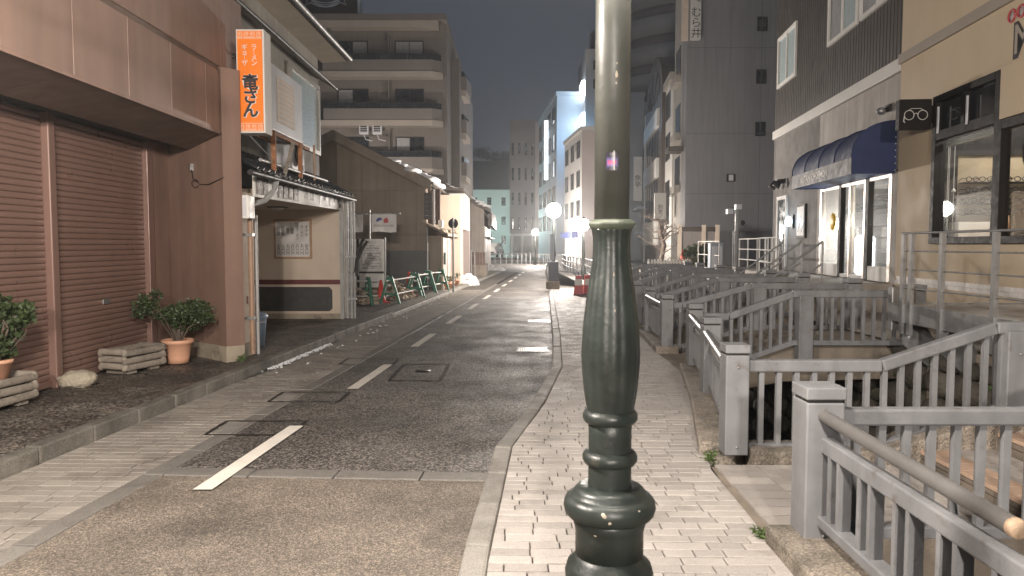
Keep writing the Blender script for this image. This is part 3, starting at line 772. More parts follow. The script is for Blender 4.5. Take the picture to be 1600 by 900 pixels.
def smooth_prof(p, n=4):
    out = []
    for i in range(len(p) - 1):
        p0, p1, p2, p3 = p[max(i-1, 0)], p[i], p[i+1], p[min(i+2, len(p)-1)]
        for k in range(n):
            t = k / n
            out.append(tuple(.5 * ((2*p1[j]) + (-p0[j]+p2[j])*t + (2*p0[j]-5*p1[j]+4*p2[j]-p3[j])*t*t + (-p0[j]+3*p1[j]-3*p2[j]+p3[j])*t**3) for j in (0, 1)))
    return out + [p[-1]]
MB().lathe(smooth_prof(prof), 96, mod=lambda t, z: 1 + .042 * (abs(math.sin(t * 7)) - .6) * min(1, max(0, (z - 1.06) / .06))).build("bulb_stem", M_green, lp)
MB().lathe([(.058, 1.645), (.066, 1.652), (.076, 1.663), (.076, 1.669), (.066, 1.676), (.057, 1.680)], 96, mod=lambda t, z: 1 + .02 * math.sin(t * 8)).build("collar", mat("collar_pale_green", (.10, .115, .085), .5, .25, 9, .2), lp)
MB().lathe([(.0545, 1.66), (.0545, 2.2), (.052, 2.84)], 40).build("shaft", M_green_up, lp)
def patch(t, a0, a1, z0, z1, m, r, nm, n=10, wob=None, parent=None):
    vs = []; fs = []
    for i in range(n + 1):
        a = lerp(a0, a1, i / n); w0, w1 = (wob(i / n) if wob else (0, 1))
        vs += [(r * math.cos(a), r * math.sin(a), lerp(z0, z1, w0)), (r * math.cos(a), r * math.sin(a), lerp(z0, z1, w1))]
    for i in range(n): fs.append((2*i, 2*i+2, 2*i+3, 2*i+1))
    return MB().add(vs, fs, True).build(nm, m, parent or t)
st = patch(lp, R(-118), R(-76), 1.828, 1.882, M_sticker, .0555, "sticker")
patch(lp, R(-114), R(-80), 1.832, 1.876, M_sticker3, .0558, "print", 14, lambda s: (.05 + .2 * abs(math.sin(s * 19)), .95 - .3 * abs(math.sin(s * 16))), st)
patch(lp, R(-112), R(-84), 1.840, 1.866, M_sticker2, .0561, "print", 14, lambda s: (.1 + .2 * abs(math.sin(s * 15)), .9 - .3 * abs(math.sin(s * 21))), st)
patch(lp, R(-93), R(-90), 1.829, 1.888, M_paper, .0564, "tear", 4, None, st)
for (a, z, w, hh) in ((-86, 2.115, 9, .028), (-87, 2.09, 6, .010), (-85, 2.15, 3.5, .008), (-92, 1.51, 4, .02), (-90, 1.40, 3, .012)):
    patch(lp, R(a - w / 2), R(a + w / 2), z - hh / 2, z + hh / 2, M_chip, .0553 if z > 1.7 else (.0755 if z > 1.45 else .087), "paint_chip", 6, lambda s: (.5 - .5 * math.sin(math.pi * s) * (.7 + .3 * math.sin(s * 9)), .5 + .5 * math.sin(math.pi * s)))
for (a_, z, r_, sz, sx_) in ((-104, .775, .1435, .010, 1.6), (-97, .762, .1455, .006, 1.0), (-70, .768, .1445, .007, .8), (-58, .785, .141, .005, 1.5), (-88, .56, .139, .007, 1.2), (-120, .705, .112, .006, .7), (-80, 1.055, .0855, .004, 1.6), (-110, .925, .0855, .004, 1.2)):
    c_ = MB().sphere((0, 0, 0), sz, 8, 5, (.25, 1, sx_), .25).build("paint_chip", M_chip, lp, (r_ * math.cos(R(a_)), r_ * math.sin(R(a_)), z), R(a_))
lantern(lp, 2.86, LAMP_W)

def lamp(loc, label, z=2.6, box=True, power=LAMP_W, glow=.26):
    t = thing("street_lamp", label, "street lamp", loc, 0, "lit street lamps")
    MB().lathe([(.12, 0), (.12, .5), (.09, .55), (.07, .6), (.06, 1.0), (.075, 1.2), (.055, 1.5), (.05, z - .1)], 16).build("post", M_green, t)
    if box:
        MB().box(-.26, .20, -.25, .25, 0, .28).build("footing", M_conc, t, bevel=.02)
        MB().box(-.18, .16, -.20, .20, .281, .95).build("control_box", M_blue, t, bevel=.02)
        MB().tube([(-.2, -.1, .9), (-.28, -.12, .6), (-.22, -.1, .3)], .025, 8).build("cable", M_steel, t)
        MB().box(-.13, .02, -.125, -.10, 1.0, 1.9).build("notice_board", M_farblue, t)
    return lantern(t, z, power, glow)
lamp((1.45, 25.4, ZW), "lit street lamp with a blue-grey control box on a concrete footing", 2.62, power=3300)
lamp((3.18, 32.5, .05), "lit street lamp standing at the curving canal fence", 2.35, False, 2800)
lamp((1.9, 59.6, 0), "lit street lamp at the far road bend by the railings", 2.55, False, 4200)
lamp((6.9, 50, 0), "added unseen street lamp on the bank opposite the arched brown front", 2.7, False, 1500)  # unseen lamp added to brighten the street fronts
def tall_lamp(loc, label, z, power, arm):
    t = thing("street_light", label, "street light", loc, 0, "tall street lights")
    MB().lathe([(.13, 0), (.12, .3), (.09, .35), (.06, z)], 16).build("mast", M_steel, t)
    a_ = Vector((arm[0], arm[1], 0)); MB().tube([(0, 0, z - .05), tuple(a_ * .5 + Vector((0, 0, z + .18))), tuple(a_ + Vector((0, 0, z + .2)))], .035, 8).build("arm", M_steel, t)
    MB().sphere((arm[0], arm[1], z + .2), .2, 14, 8, (1, 1, .35)).build("head", M_steel, t)
    MB().sphere((arm[0], arm[1], z + .13), .16, 14, 8, (1, 1, .4)).build("lens", M_globe, t)
    ld = bpy.data.lights.new("street_light_lamp", 'POINT'); ld.energy = power; ld.color = (1, .90, .81); ld.shadow_soft_size = .16
    lo = bpy.data.objects.new("street_light_lamp", ld); COL.objects.link(lo); lo.parent = t; lo.location = (arm[0], arm[1], z - .12)
# unseen lights: one before the shuttered building, three added to brighten street and blocks
tall_lamp((-4.1, 2.3, ZL), "street light with a long arm before the shuttered building", 3.05, 760, (2.2, 0))
lamp((.35, -5.6, ZW), "added unseen street lamp on the walkway before the first footbridge", 3.2, False, 5200, .16)  # added behind the viewer as the main light on the street
tall_lamp((-9.2, 38.5, 0), "added unseen light in the apartment block's forecourt behind the old house", 4.6, 900, (.5, 0))  # hidden light added to brighten the apartment block
tall_lamp((-6.3, 78, 0), "added unseen light beyond the far bend behind the ribbed house", 5.0, 1500, (.5, 0))  # hidden light added to brighten the buildings past the bend
# ------------------------------------------------------------------ shuttered brown building (left)
X0, Y9 = -3.60, 9.15
bb = thing("brown_building", "brown rendered building with a deep fascia over roller shutters", "building")
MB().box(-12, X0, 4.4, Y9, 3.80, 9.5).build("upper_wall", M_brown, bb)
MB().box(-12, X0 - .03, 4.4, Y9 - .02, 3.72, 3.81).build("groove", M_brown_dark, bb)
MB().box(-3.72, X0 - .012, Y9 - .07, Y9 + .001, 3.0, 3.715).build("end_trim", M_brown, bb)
edges = [4.4, 5.22, 6.09, 6.96, 7.82, 8.70, Y9 - .075]
for a, c in zip(edges, edges[1:]):
    ex = .62 if c > 9 else 0
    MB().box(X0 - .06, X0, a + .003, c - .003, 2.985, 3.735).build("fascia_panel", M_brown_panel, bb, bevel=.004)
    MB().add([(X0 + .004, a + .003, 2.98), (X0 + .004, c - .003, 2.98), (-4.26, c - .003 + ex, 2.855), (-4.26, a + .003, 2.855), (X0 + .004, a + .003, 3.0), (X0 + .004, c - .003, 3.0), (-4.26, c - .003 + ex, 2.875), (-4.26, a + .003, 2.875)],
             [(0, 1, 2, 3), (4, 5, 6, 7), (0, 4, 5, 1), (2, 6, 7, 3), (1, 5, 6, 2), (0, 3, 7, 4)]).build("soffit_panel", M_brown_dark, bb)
MB().box(X0 - .001, X0 + .012, 4.4, Y9 - .08, 2.965, 2.995).build("drip_edge", M_brown, bb)
MB().box(-4.90, -4.262, 4.4, 10.2, 2.95, 3.0).build("shutter_housing", M_black, bb)
MB().box(-4.95, -4.88, 4.4, 9.49, .05, 2.95).build("shutter_backing", M_black, bb)
# slanted return wall between shutter and corner, with plinth
a, c = Vector((-4.75, 10.13)), Vector((X0, Y9))
nrm = Vector((-(c - a).y, (c - a).x)).normalized()
if nrm.y < 0: nrm = -nrm
def slab2(p, q, th, z0, z1): return MB().prism([(p.x, p.y), (q.x, q.y), (q.x + nrm.x * th, q.y + nrm.y * th), (p.x + nrm.x * th, p.y + nrm.y * th)], lambda x, y, z: (x, y, z), z0, z1)
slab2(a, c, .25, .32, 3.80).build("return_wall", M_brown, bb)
o_ = nrm * -.012
slab2(a + o_, c + o_ + Vector((.008, -.008)), .25, .02, .32).build("plinth", M_plinth, bb)
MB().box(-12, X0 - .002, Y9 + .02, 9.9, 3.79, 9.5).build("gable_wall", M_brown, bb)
MB().box(-4.80, -4.72, 9.66, 10.14, .15, 2.95).build("jamb", M_brown, bb)
MB().box(-4.82, -4.70, 9.48, 9.62, .12, 2.95).build("guide_rail", M_shut, bb, bevel=.006)
MB().box(-4.84, -4.69, 7.46, 7.57, .12, 2.95).build("mullion", M_shut, bb, bevel=.012)
MB().box(-4.84, -4.69, 5.35, 5.46, .12, 2.95).build("mullion", M_shut, bb, bevel=.012)
# roller shutters: slat by slat
prof = [(-.012, -.0315), (.001, -.0295), (.005, -.018), (.006, 0), (.005, .016), (.001, .0275), (-.012, .0315)]
def slat_mesh(L_):
    b = MB(); vs = []; fs = []
    for yy in (0, L_):
        for dx, dz in prof: vs.append((dx, yy, dz))
    n = len(prof)
    for i in range(n - 1): fs.append((i, i + n, i + n + 1, i + 1))
    b.add(vs, fs, True); me = b.mesh("shutter_slat"); me.materials.append(M_shut); return me
for (ya, yb) in ((7.575, 9.475), (5.465, 7.455)):
    sh = thing("roller_shutter", "closed brown roller shutter %s" % ("beside the slanted return wall" if ya > 7 else "behind the log planter holding the tall bush"), "shutter", (-4.77, ya, .17), 0, "roller shutters")
    me = slat_mesh(yb - ya); z = .24
    MB().box(-.02, .025, 0, yb - ya, -.03, .04).build("bottom_bar", M_shut, sh, bevel=.006)
    MB().box(.008, .022, (yb - ya) / 2 - .07, (yb - ya) / 2 + .07, .74, .80).build("lock_plate", M_steel, sh, bevel=.004)
    k = 0
    while z < 2.90 + .06:
        o = link("shutter_slat", me, None, sh, (0, 0, z - .17)); o.rotation_euler[1] = random.uniform(-.015, .015); z += .0635
# fixing with a loop of wire below the fascia end
w = thing("wall_bracket", "small bracket with a looped wire on the brown return wall", "bracket")
q = a.lerp(c, .46); MB().obox((q.x + .02, q.y - .03, 2.62), (.06, .05, .09), .7).build("bracket", M_steel, w)
cv = [(q.x + .02, q.y - .05, 2.60), (q.x + .06, q.y - .09, 2.46)]
ring = [(q.x + .10 + .05 * math.cos(t), q.y - .12, 2.40 + .05 * math.sin(t)) for t in [k * math.pi / 5 for k in range(11)]]
MB().tube(cv + ring, .006, 6).build("wire", M_dark, w)
MB().tube([(q.x + .15, q.y - .12, 2.39), (-3.85, 9.32, 2.37), (X0 + .02, Y9 - .02, 2.44)], .006, 6).build("wire", M_dark, w)

# ------------------------------------------------------------------ plants and planters before the shutters
def foliage(t, centre, rad, n, m, leaf=(.05, .022), name="foliage", seed=1, shell=.55, stuff=True):
    rn = random.Random(seed); vs = []; fs = []
    clumps = [(Vector((rn.gauss(0, .42) * rad[0], rn.gauss(0, .42) * rad[1], rn.uniform(-.6, .75) * rad[2])), rn.uniform(.28, .5)) for _ in range(12)]
    for i in range(n):
        c, s_ = rn.choice(clumps)
        while True:
            d = Vector((rn.uniform(-1, 1), rn.uniform(-1, 1), rn.uniform(-1, 1)))
            if .2 < d.length < 1: break
        p = Vector(centre) + c + Vector((d.x * rad[0], d.y * rad[1], d.z * rad[2])) * s_
        u = Vector((rn.gauss(0, 1), rn.gauss(0, 1), rn.gauss(.3, .6))).normalized(); v = u.cross(Vector((rn.gauss(0, 1), rn.gauss(0, 1), rn.gauss(0, 1)))).normalized()
        l, w_ = leaf[0] * rn.uniform(.6, 1.3), leaf[1] * rn.uniform(.7, 1.3); k = len(vs); w2 = u.cross(v) * l * .18
        vs += [p, p + u * l * .5 + v * w_ + w2, p + u * l, p + u * l * .5 - v * w_ + w2]; fs += [(k, k + 1, k + 2), (k, k + 2, k + 3)]
    o = MB().add(vs, fs).build(name, m, t); o['kind'] = 'stuff'; return o
def twigs(t, base, centre, rad, n, m, r=.012, seed=2, name="stem"):
    rn = random.Random(seed); b = MB()
    for i in range(n):
        e = Vector(centre) + Vector((rn.gauss(0, .45) * rad[0], rn.gauss(0, .45) * rad[1], rn.uniform(-.2, .8) * rad[2]))
        s_ = Vector(base) + Vector((rn.gauss(0, .02), rn.gauss(0, .02), 0)); mid = s_.lerp(e, .5) + Vector((rn.gauss(0, .05), rn.gauss(0, .05), .04))
        b.tube([s_, mid, e], [r, r * .7, r * .3], 5)
    return b.build(name, m, t)
pt = thing("potted_shrub", "leafy evergreen shrub in a peach plastic pot beside the return wall", "potted plant", (-4.16, 9.02, ZL + .02))
MB().lathe([(.125, 0), (.135, .06), (.165, .24), (.185, .245), (.19, .29), (.178, .292), (.165, .27), (.02, .265)], 32).build("pot", M_terra, pt)
MB().lathe([(.158, .262), (.0, .268)], 24).build("soil", M_soil, pt)
twigs(pt, (0, 0, .26), (.02, 0, .58), (.32, .26, .16), 16, M_twig, .013)
foliage(pt, (.05, 0, .54), (.40, .30, .22), 2600, M_leaf, (.055, .02), seed=4)
twigs(pt, (0, 0, .28), (-.32, -.02, .72), (.12, .1, .16), 5, M_twig, .008, 8, "side_stem")
foliage(pt, (-.34, -.02, .72), (.20, .14, .20), 420, M_leaf, (.05, .018), "side_foliage", 9)
def log_planter(loc, rz, L_, W_, label, h=3):
    t = thing("log_planter", label, "planter", loc, rz, "weathered log planters")
    for k in range(h):
        z = .075 + k * .082; off = .03 if k % 2 else 0
        for s_ in (-1, 1):
            for (p, q) in (((-L_ / 2 - .04, s_ * W_ / 2, z), (L_ / 2 + .04, s_ * W_ / 2, z)), ((s_ * L_ / 2, -W_ / 2 - .03, z + .02), (s_ * L_ / 2, W_ / 2 + .03, z + .02))):
                MB().bar(p, q, .060, .074).build("log", M_logwood, t, bevel=.030, seg=3).rotation_euler = (random.uniform(-.012, .012), random.uniform(-.02, .02), random.uniform(-.02, .02))
    for s_ in (-.3, .3): MB().box(s_ * L_ - .06, s_ * L_ + .06, -W_ / 2 + .01, W_ / 2 - .01, 0, .03).build("foot_batten", M_logwood, t)
    MB().box(-L_ / 2 + .05, L_ / 2 - .05, -W_ / 2 + .05, W_ / 2 - .05, .05, .20).build("soil", M_soil, t)
    return t
log_planter((-4.42, 8.45, ZL + .02), R(72), .56, .34, "weathered log planter box with bare soil between boulder and potted shrub")
log_planter((-4.66, 6.45, ZL + .02), R(84), .62, .34, "weathered log planter box holding a tall leafy bush")
bp = thing("leafy_bush", "tall dark bush in a small pot standing in a log planter", "bush", (-4.60, 6.46, ZL + .27))
MB().lathe([(.08, 0), (.12, .16), (.13, .16), (.13, .19), (.02, .18)], 20).build("pot", M_terra, bp)
twigs(bp, (0, 0, .15), (0, 0, .55), (.2, .2, .3), 12, M_twig, .012, 5)
foliage(bp, (-.02, 0, .42), (.22, .26, .32), 1500, M_leaf, (.055, .025), seed=14)
twigs(bp, (0, 0, .2), (.2, .1, .52), (.08, .1, .1), 4, M_twig, .007, 15, "side_stem")
foliage(bp, (.2, .08, .58), (.12, .14, .11), 200, M_leaf, (.06, .025), "side_foliage", 16)
rn = random.Random(21); b = MB(); b.sphere((0, 0, 0), 1, 12, 8, (.20, .13, .095), .17)
tag(b.build("boulder", M_stone, None, (-4.52, 7.52, ZL + .085), .3), "pale flat boulder lying before the shutter mullion", "boulder")
br = thing("hollow_brick", "hollow concrete block on the pavement between log planter and pot", "block", (-4.40, 9.12, ZL + .02), .3)
MB().box(-.16, .10, -.05, .05, 0, .10).build("body", M_plinth, br, bevel=.008)
for k in range(4): MB().box(-.14 + k * .06, -.105 + k * .06, -.053, -.049, .025, .075).build("hole", M_black, br)

# ------------------------------------------------------------------ two-storey noodle shop
rh = thing("noodle_shop", "two-storey cream noodle shop with tiled eaves and a covered porch", "building")
MB().box(-3.78, -3.53, 9.32, 10.0, .30, 2.30).build("front_wall", M_cream, rh, bevel=.008)
MB().box(-3.80, -3.525, 9.31, 10.005, .10, .30).build("front_plinth", M_plinth, rh)
MB().box(-3.60, -3.518, 9.70, 10.01, .82, .92).build("front_band", M_maroon, rh)
MB().box(-5.35, -3.41, 14.6, 14.9, .23, 2.45).build("porch_wall", M_cream, rh)
MB().box(-5.35, -3.40, 14.585, 14.9, .10, .23).build("porch_plinth", M_plinth, rh)
MB().box(-5.35, -3.42, 14.592, 14.61, .815, .91).build("porch_band", M_maroon, rh)
MB().box(-5.45, -5.30, 10.45, 14.9, .1, 2.45).build("porch_side_wall", M_cream, rh)
MB().box(-5.30, -3.55, 10.42, 14.6, 2.31, 2.40).build("porch_ceiling", M_cream, rh)
oc = [(-5.12, .33), (-5.07, .28), (-3.66, .28), (-3.60, .33), (-3.60, .70), (-3.66, .765), (-5.07, .765), (-5.12, .70)]
MB().prism(oc, lambda a_, b_, d: (a_, d, b_), 14.575, 14.595).build("stone_panel", M_darkstone, rh, bevel=.004)
MB().box(-3.43, -3.36, 14.55, 14.62, .1, 2.3).build("corner_post", M_pipe_grey, rh)
MB().lathe([(.0, -.07), (.08, -.06), (.12, -.02), (.125, 0)], 20, (-4.35, 13.6, 2.31)).build("ceiling_light", M_white, rh)
MB().box(-4.50, -4.20, 13.45, 13.75, 2.29, 2.312).build("ceiling_light_base", M_dark, rh)
# menu board
mb = thing("menu_board", "framed white menu board with brush-lettered prices on the porch wall", "menu board", (0, 0, 0))
MB().box(-4.74, -3.99, 14.55, 14.595, 1.33, 2.11).build("frame", M_wood, mb, bevel=.004)
MB().box(-4.70, -4.03, 14.542, 14.552, 1.37, 2.07).build("panel", M_paper, mb)
cols = ["ギョ｜ザ", "ラ｜メン", "味噌ラ｜メン", "焼飯", "豚丼", "酢豚飯", "八宝菜"]; price = ["四五〇円", "五〇〇円", "六〇〇円", "六〇〇円", "七〇〇円", "八五〇円", "七五〇円"]
for k in range(7):
    x = -4.085 - k * .093
    text("\n".join(cols[k]), M_ink, mb, (x, 14.540, 1.875), (1, 0, 0), (0, 0, 1), .072, "dish_name", .78)
    text("\n".join(price[k]), M_ink, mb, (x, 14.540, 1.51), (1, 0, 0), (0, 0, 1), .072, "price", .72)
# valance of menu slips under the eave
va = thing("slip_valance", "white fascia strip hung with menu slips under the tiled eave", "fascia", (0, 0, 0))
XV = lambda y: -3.50 + .02 * (y - 9.9)
MB().bar((XV(9.95), 9.95, 2.42), (XV(14.7), 14.7, 2.46), .04, .33).build("board", M_facwhite, va)
y = 10.0; k = 0; rn = random.Random(5)
for (ya, yb, kind) in [(10.0, 10.2, 0), (10.24, 10.42, 0), (10.85, 11.05, 0), (11.1, 11.28, 0), (11.34, 11.52, 0), (11.57, 11.75, 0), (11.80, 12.95, 1), (13.0, 13.62, 2), (13.66, 13.86, 2), (13.9, 14.1, 2), (14.14, 14.3, 2), (14.34, 14.5, 0)]:
    m_ = (M_paperdk, M_facwhite, M_paper)[kind]
    s_ = MB().bar((XV(ya) + .026, ya, 2.415 + .009 * (ya - 10)), (XV(yb) + .026, yb, 2.415 + .009 * (yb - 10)), .008, .24 if kind != 1 else .27).build("menu_slip", m_, va)
    ch = rn.choice(["丼", "麺", "飯", "酒"]) if kind != 1 else "冷 麺"
    text(ch, M_paper if kind == 0 else M_greyink, s_, (XV((ya + yb) / 2) + .032, (ya + yb) / 2, 2.425 + .009 * ((ya + yb) / 2 - 10)), (.02, 1, 0), (0, 0, 1), .13 if kind != 1 else .24, "lettering", ext=.001)
# lower tiled eave, tile by tile
def tile_mesh(L_, w, r):
    b = MB(); vs = []; fs = []; n = 7
    for i, xx in enumerate((0, L_)):
        for k in range(n):
            t = math.pi * k / (n - 1); vs.append((-xx, -math.cos(t) * r, math.sin(t) * r * .9 + xx * .0))
    for k in range(n - 1): fs.append((k, k + 1, k + n + 1, k + n))
    fs.append(tuple(range(n)))
    b.add(vs, fs, True)
    b.add([(0, r, .0), (0, w - r, .0), (-L_, w - r, 0), (-L_, r, 0), (0, r, -.03), (0, w - r, -.03)], [(0, 1, 2, 3), (0, 4, 5, 1)])
    me = b.mesh("roof_tile"); me.materials.append(M_tile); return me
def eave(root, p0, p1, w, rise, rows, L_, r):
    me = tile_mesh(L_, w, r); d = Vector((p1[0] - p0[0], p1[1] - p0[1], 0)); n = int(d.length / w); a_ = ang(d) - math.pi / 2
    for j in range(rows):
        for i in range(n):
            c_ = Vector(p0) + d * ((i + .3) / n) + Vector((-math.cos(a_) * j * L_ * .86, -math.sin(a_) * j * L_ * .86, j * (rise * L_ * .86) + j * .012))
            o = link("roof_tile", me, None, root, tuple(c_)); o.rotation_euler = (random.uniform(-.02, .02), math.atan(rise) + random.uniform(-.01, .01), a_)
eave(rh, (-3.335, 9.55, 2.60), (-3.24, 15.0, 2.60), .215, .5, 3, .30, .042)
MB().add([(-3.32, 9.5, 2.565), (-3.24, 15.0, 2.565), (-3.95, 15.0, 2.93), (-3.95, 9.5, 2.93)], [(0, 1, 2, 3)]).build("eave_board", M_dark, rh)
MB().bar((-3.36, 9.4, 2.53), (-3.27, 14.98, 2.53), .05, .05).build("eave_batten", M_dark, rh)
MB().tube([(-3.29, 9.25, 2.52), (-3.22, 15.05, 2.52)], .035, 8).build("gutter", M_dark, rh)
# upper storey
MB().box(-9, -3.93, 10.25, 15.0, 2.46, 5.42).build("upper_wall", M_wallgrey, rh); MB().box(-4.15, -3.931, 9.62, 10.25, 2.6, 5.40).build("upper_wall", M_wallgrey, rh)
wf = MB().box(-3.935, -3.86, 12.95, 13.02, 3.40, 4.78).box(-3.935, -3.86, 14.80, 14.88, 3.40, 4.78).box(-3.935, -3.86, 13.02, 14.80, 3.40, 3.48).box(-3.935, -3.86, 13.02, 14.80, 4.70, 4.78).build("window", M_alu, rh)
MB().box(-3.92, -3.90, 13.02, 14.80, 3.48, 4.70).build("pane", M_frost, wf)
MB().add([(-3.93, 9.3, 5.02), (-3.93, 15.15, 5.02), (-3.62, 15.15, 4.84), (-3.62, 9.3, 4.84), (-3.93, 9.3, 4.97), (-3.93, 15.15, 4.97), (-3.62, 15.15, 4.79), (-3.62, 9.3, 4.79)], [(0, 1, 2, 3), (4, 5, 6, 7), (2, 3, 7, 6), (1, 2, 6, 5), (0, 3, 7, 4)]).build("window_hood", M_wallgrey, rh)
MB().tube([(-3.60, 9.3, 4.80), (-3.60, 15.2, 4.80)], .03, 8).build("hood_gutter", M_dark, rh)
# upper roof
MB().add([(-3.50, 8.9, 5.50), (-3.40, 15.35, 5.50), (-9, 15.35, 8.0), (-9, 8.9, 8.0), (-3.50, 8.9, 5.40), (-3.40, 15.35, 5.40), (-9, 15.35, 7.9), (-9, 8.9, 7.9)], [(0, 1, 2, 3), (4, 5, 6, 7), (0, 1, 5, 4), (1, 2, 6, 5), (0, 3, 7, 4)]).build("roof", M_dark, rh)
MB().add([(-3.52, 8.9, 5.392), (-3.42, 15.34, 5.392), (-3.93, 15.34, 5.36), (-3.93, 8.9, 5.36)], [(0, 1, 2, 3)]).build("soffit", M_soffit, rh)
eave(rh, (-3.50, 8.9, 5.53), (-3.40, 15.35, 5.53), .235, .45, 4, .32, .045)
MB().tube([(-3.44, 8.9, 5.45), (-3.35, 15.4, 5.45)], .042, 10).build("roof_gutter", M_pipe_grey, rh)
rn = random.Random(3)
sv = MB(); 
for i in range(14): sv.sphere((-3.78 - rn.uniform(0, .25), 12.9 + i * .12, 5.72 + rn.uniform(-.02, .03)), .14, 8, 6, (1.2, 1, .45), .12)
tag(sv.build("snow_patch", M_snow), "strip of old snow lying on the noodle shop's upper tiles", "snow")
# downpipes
dp_ = thing("downpipe", "brown downpipe with elbow running down the cream wall past the meter box", "pipe", (0, 0, 0))
MB().tube([(-3.44, 9.62, 2.12), (-3.44, 9.62, .16)], .035, 12).build("pipe", M_pipe, dp_)
MB().tube([(-3.30, 10.3, 2.56), (-3.30, 10.2, 2.36), (-3.36, 9.95, 2.20), (-3.46, 9.75, 2.14), (-3.44, 9.62, 2.10)], .04, 10).build("elbow", M_pipe_grey, dp_)
MB().tube([(-3.43, 9.80, 2.0), (-3.43, 9.80, .13)], .022, 10).build("conduit", M_pipe_grey, dp_)
for z in (.62, 1.72): MB().box(-3.54, -3.40, 9.58, 9.66, z, z + .035).build("clip", M_steel, dp_)
mt = thing("meter_box", "white electric meter box fixed to the cream wall beside the downpipe", "meter box", (0, 0, 0))
MB().box(-3.53, -3.36, 9.36, 9.58, 1.94, 2.24).build("case", M_white, mt, bevel=.012)
MB().box(-3.50, -3.39, 9.352, 9.362, 1.97, 2.21).build("door", M_acwhite, mt)
dp2 = thing("downpipe", "bundle of grey pipes at the porch corner with a black cable loop", "pipe", (0, 0, 0))
for k, (dx, r_) in enumerate(((0, .04), (.085, .032), (.15, .022))): MB().tube([(-3.33 + dx, 14.72, 2.5), (-3.33 + dx, 14.72, .1)], r_, 10).build("pipe", M_pipe_grey, dp2)
for z in (.5, 1.35): MB().box(-3.39, -3.13, 14.66, 14.70, z, z + .04).build("clip", M_steel, dp2)
MB().tube([(-3.15, 14.7, 1.05), (-3.10, 14.7, 1.5), (-2.98, 14.68, 1.72), (-2.90, 14.68, 1.68), (-3.02, 14.69, 1.52), (-3.13, 14.7, 1.25), (-3.12, 14.7, .98)], .035, 10).build("cable_loop", M_dark, dp2)
bn = thing("dustbin", "pale blue lidded dustbin behind the downpipe in the porch", "bin", (-3.78, 10.55, ZL + .015))
MB().lathe([(.17, 0), (.21, .42), (.215, .43)], 24).build("body", M_bluebin, bn)
MB().lathe([(.225, .41), (.23, .44), (.20, .475), (.02, .485)], 24).build("lid", M_bluebin, bn)
MB().tube([(-.2, -.1, .42), (-.22, -.16, .36), (.0, -.235, .34), (.22, -.1, .36)], .010, 6).build("handle", M_acwhite, bn)

# hanging sign
hs = thing("hanging_sign", "tall orange light-box sign with brush lettering hung from the noodle shop", "sign", (0, 0, 0))
xa, xb, ya, yb, za, zb_ = -3.50, -3.145, 9.40, 9.68, 3.03, 4.33
MB().box(xa, xb, ya + .012, yb, za, zb_).build("case", M_facwhite, hs, bevel=.008)
MB().box(xa + .02, xb - .02, ya, ya + .014, za + .02, zb_ - .02).build("face", M_orange, hs)
for (z0, z1) in ((za + .02, za + .125), (zb_ - .125, zb_ - .02)):
    bd = MB().box(xa + .02, xb - .02, ya - .004, ya + .002, z0, z1).build("pattern_band", M_pink, hs)
    w_ = (xb - xa - .04) / 4
    for k in range(4):
        cx, cz, e = xa + .02 + w_ * (k + .5), (z0 + z1) / 2, .034; s_ = 1 if k % 2 else -1; b = MB(); th = .007
        path = [(-e, -e), (-e, e), (e, e), (e, -.4 * e), (-.3 * e, -.4 * e), (-.3 * e, .4 * e)]
        for p, q in zip(path, path[1:]): b.bar((cx + s_ * p[0], ya - .006, cz + p[1]), (cx + s_ * q[0], ya - .006, cz + q[1]), .004, th, (0, 1, 0)) if 0 else b.box(min(cx + s_ * p[0], cx + s_ * q[0]) - th / 2, max(cx + s_ * p[0], cx + s_ * q[0]) + th / 2, ya - .008, ya - .003, cz + min(p[1], q[1]) - th / 2, cz + max(p[1], q[1]) + th / 2)
        b.build("key_pattern", M_orange, bd)
cx = (xa + xb) / 2
text("ラ\n｜\nメ\nン", M_paper, hs, (cx + .055, ya - .003, 4.00), (1, 0, 0), (0, 0, 1), .082, "lettering", .80)
text("ギ\nョ\n｜\nザ", M_paper, hs, (cx - .065, ya - .003, 4.00), (1, 0, 0), (0, 0, 1), .082, "lettering", .80)
text("竜\nさ\nん", M_paper, hs, (cx + .004, ya - .0025, 3.475), (1, 0, 0), (0, 0, 1), .208, "lettering_outline", .84, off=.010)
for dx, dz in ((-.006, .004), (.002, .006), (-.001, -.003)): text("竜\nさ\nん", M_ink, hs, (cx + dx, ya - .005 - abs(dx) * .1, 3.475 + dz), (1, 0, 0), (0, 0, 1), .208, "lettering", .84, off=.002)
for z in (3.15, 3.62, 4.05): MB().tube([(xa, 9.54, z), (-3.93, 9.54, z)], .012, 6).build("arm", M_dark, hs); 
MB().tube([(xa, 9.54, 4.05), (-3.93, 9.54, 3.85)], .008, 6).build("brace", M_dark, hs)
MB().tube([(-3.4, 9.55, 3.02), (-3.25, 9.9, 2.78)], .01, 6).build("strut", M_steel, hs)

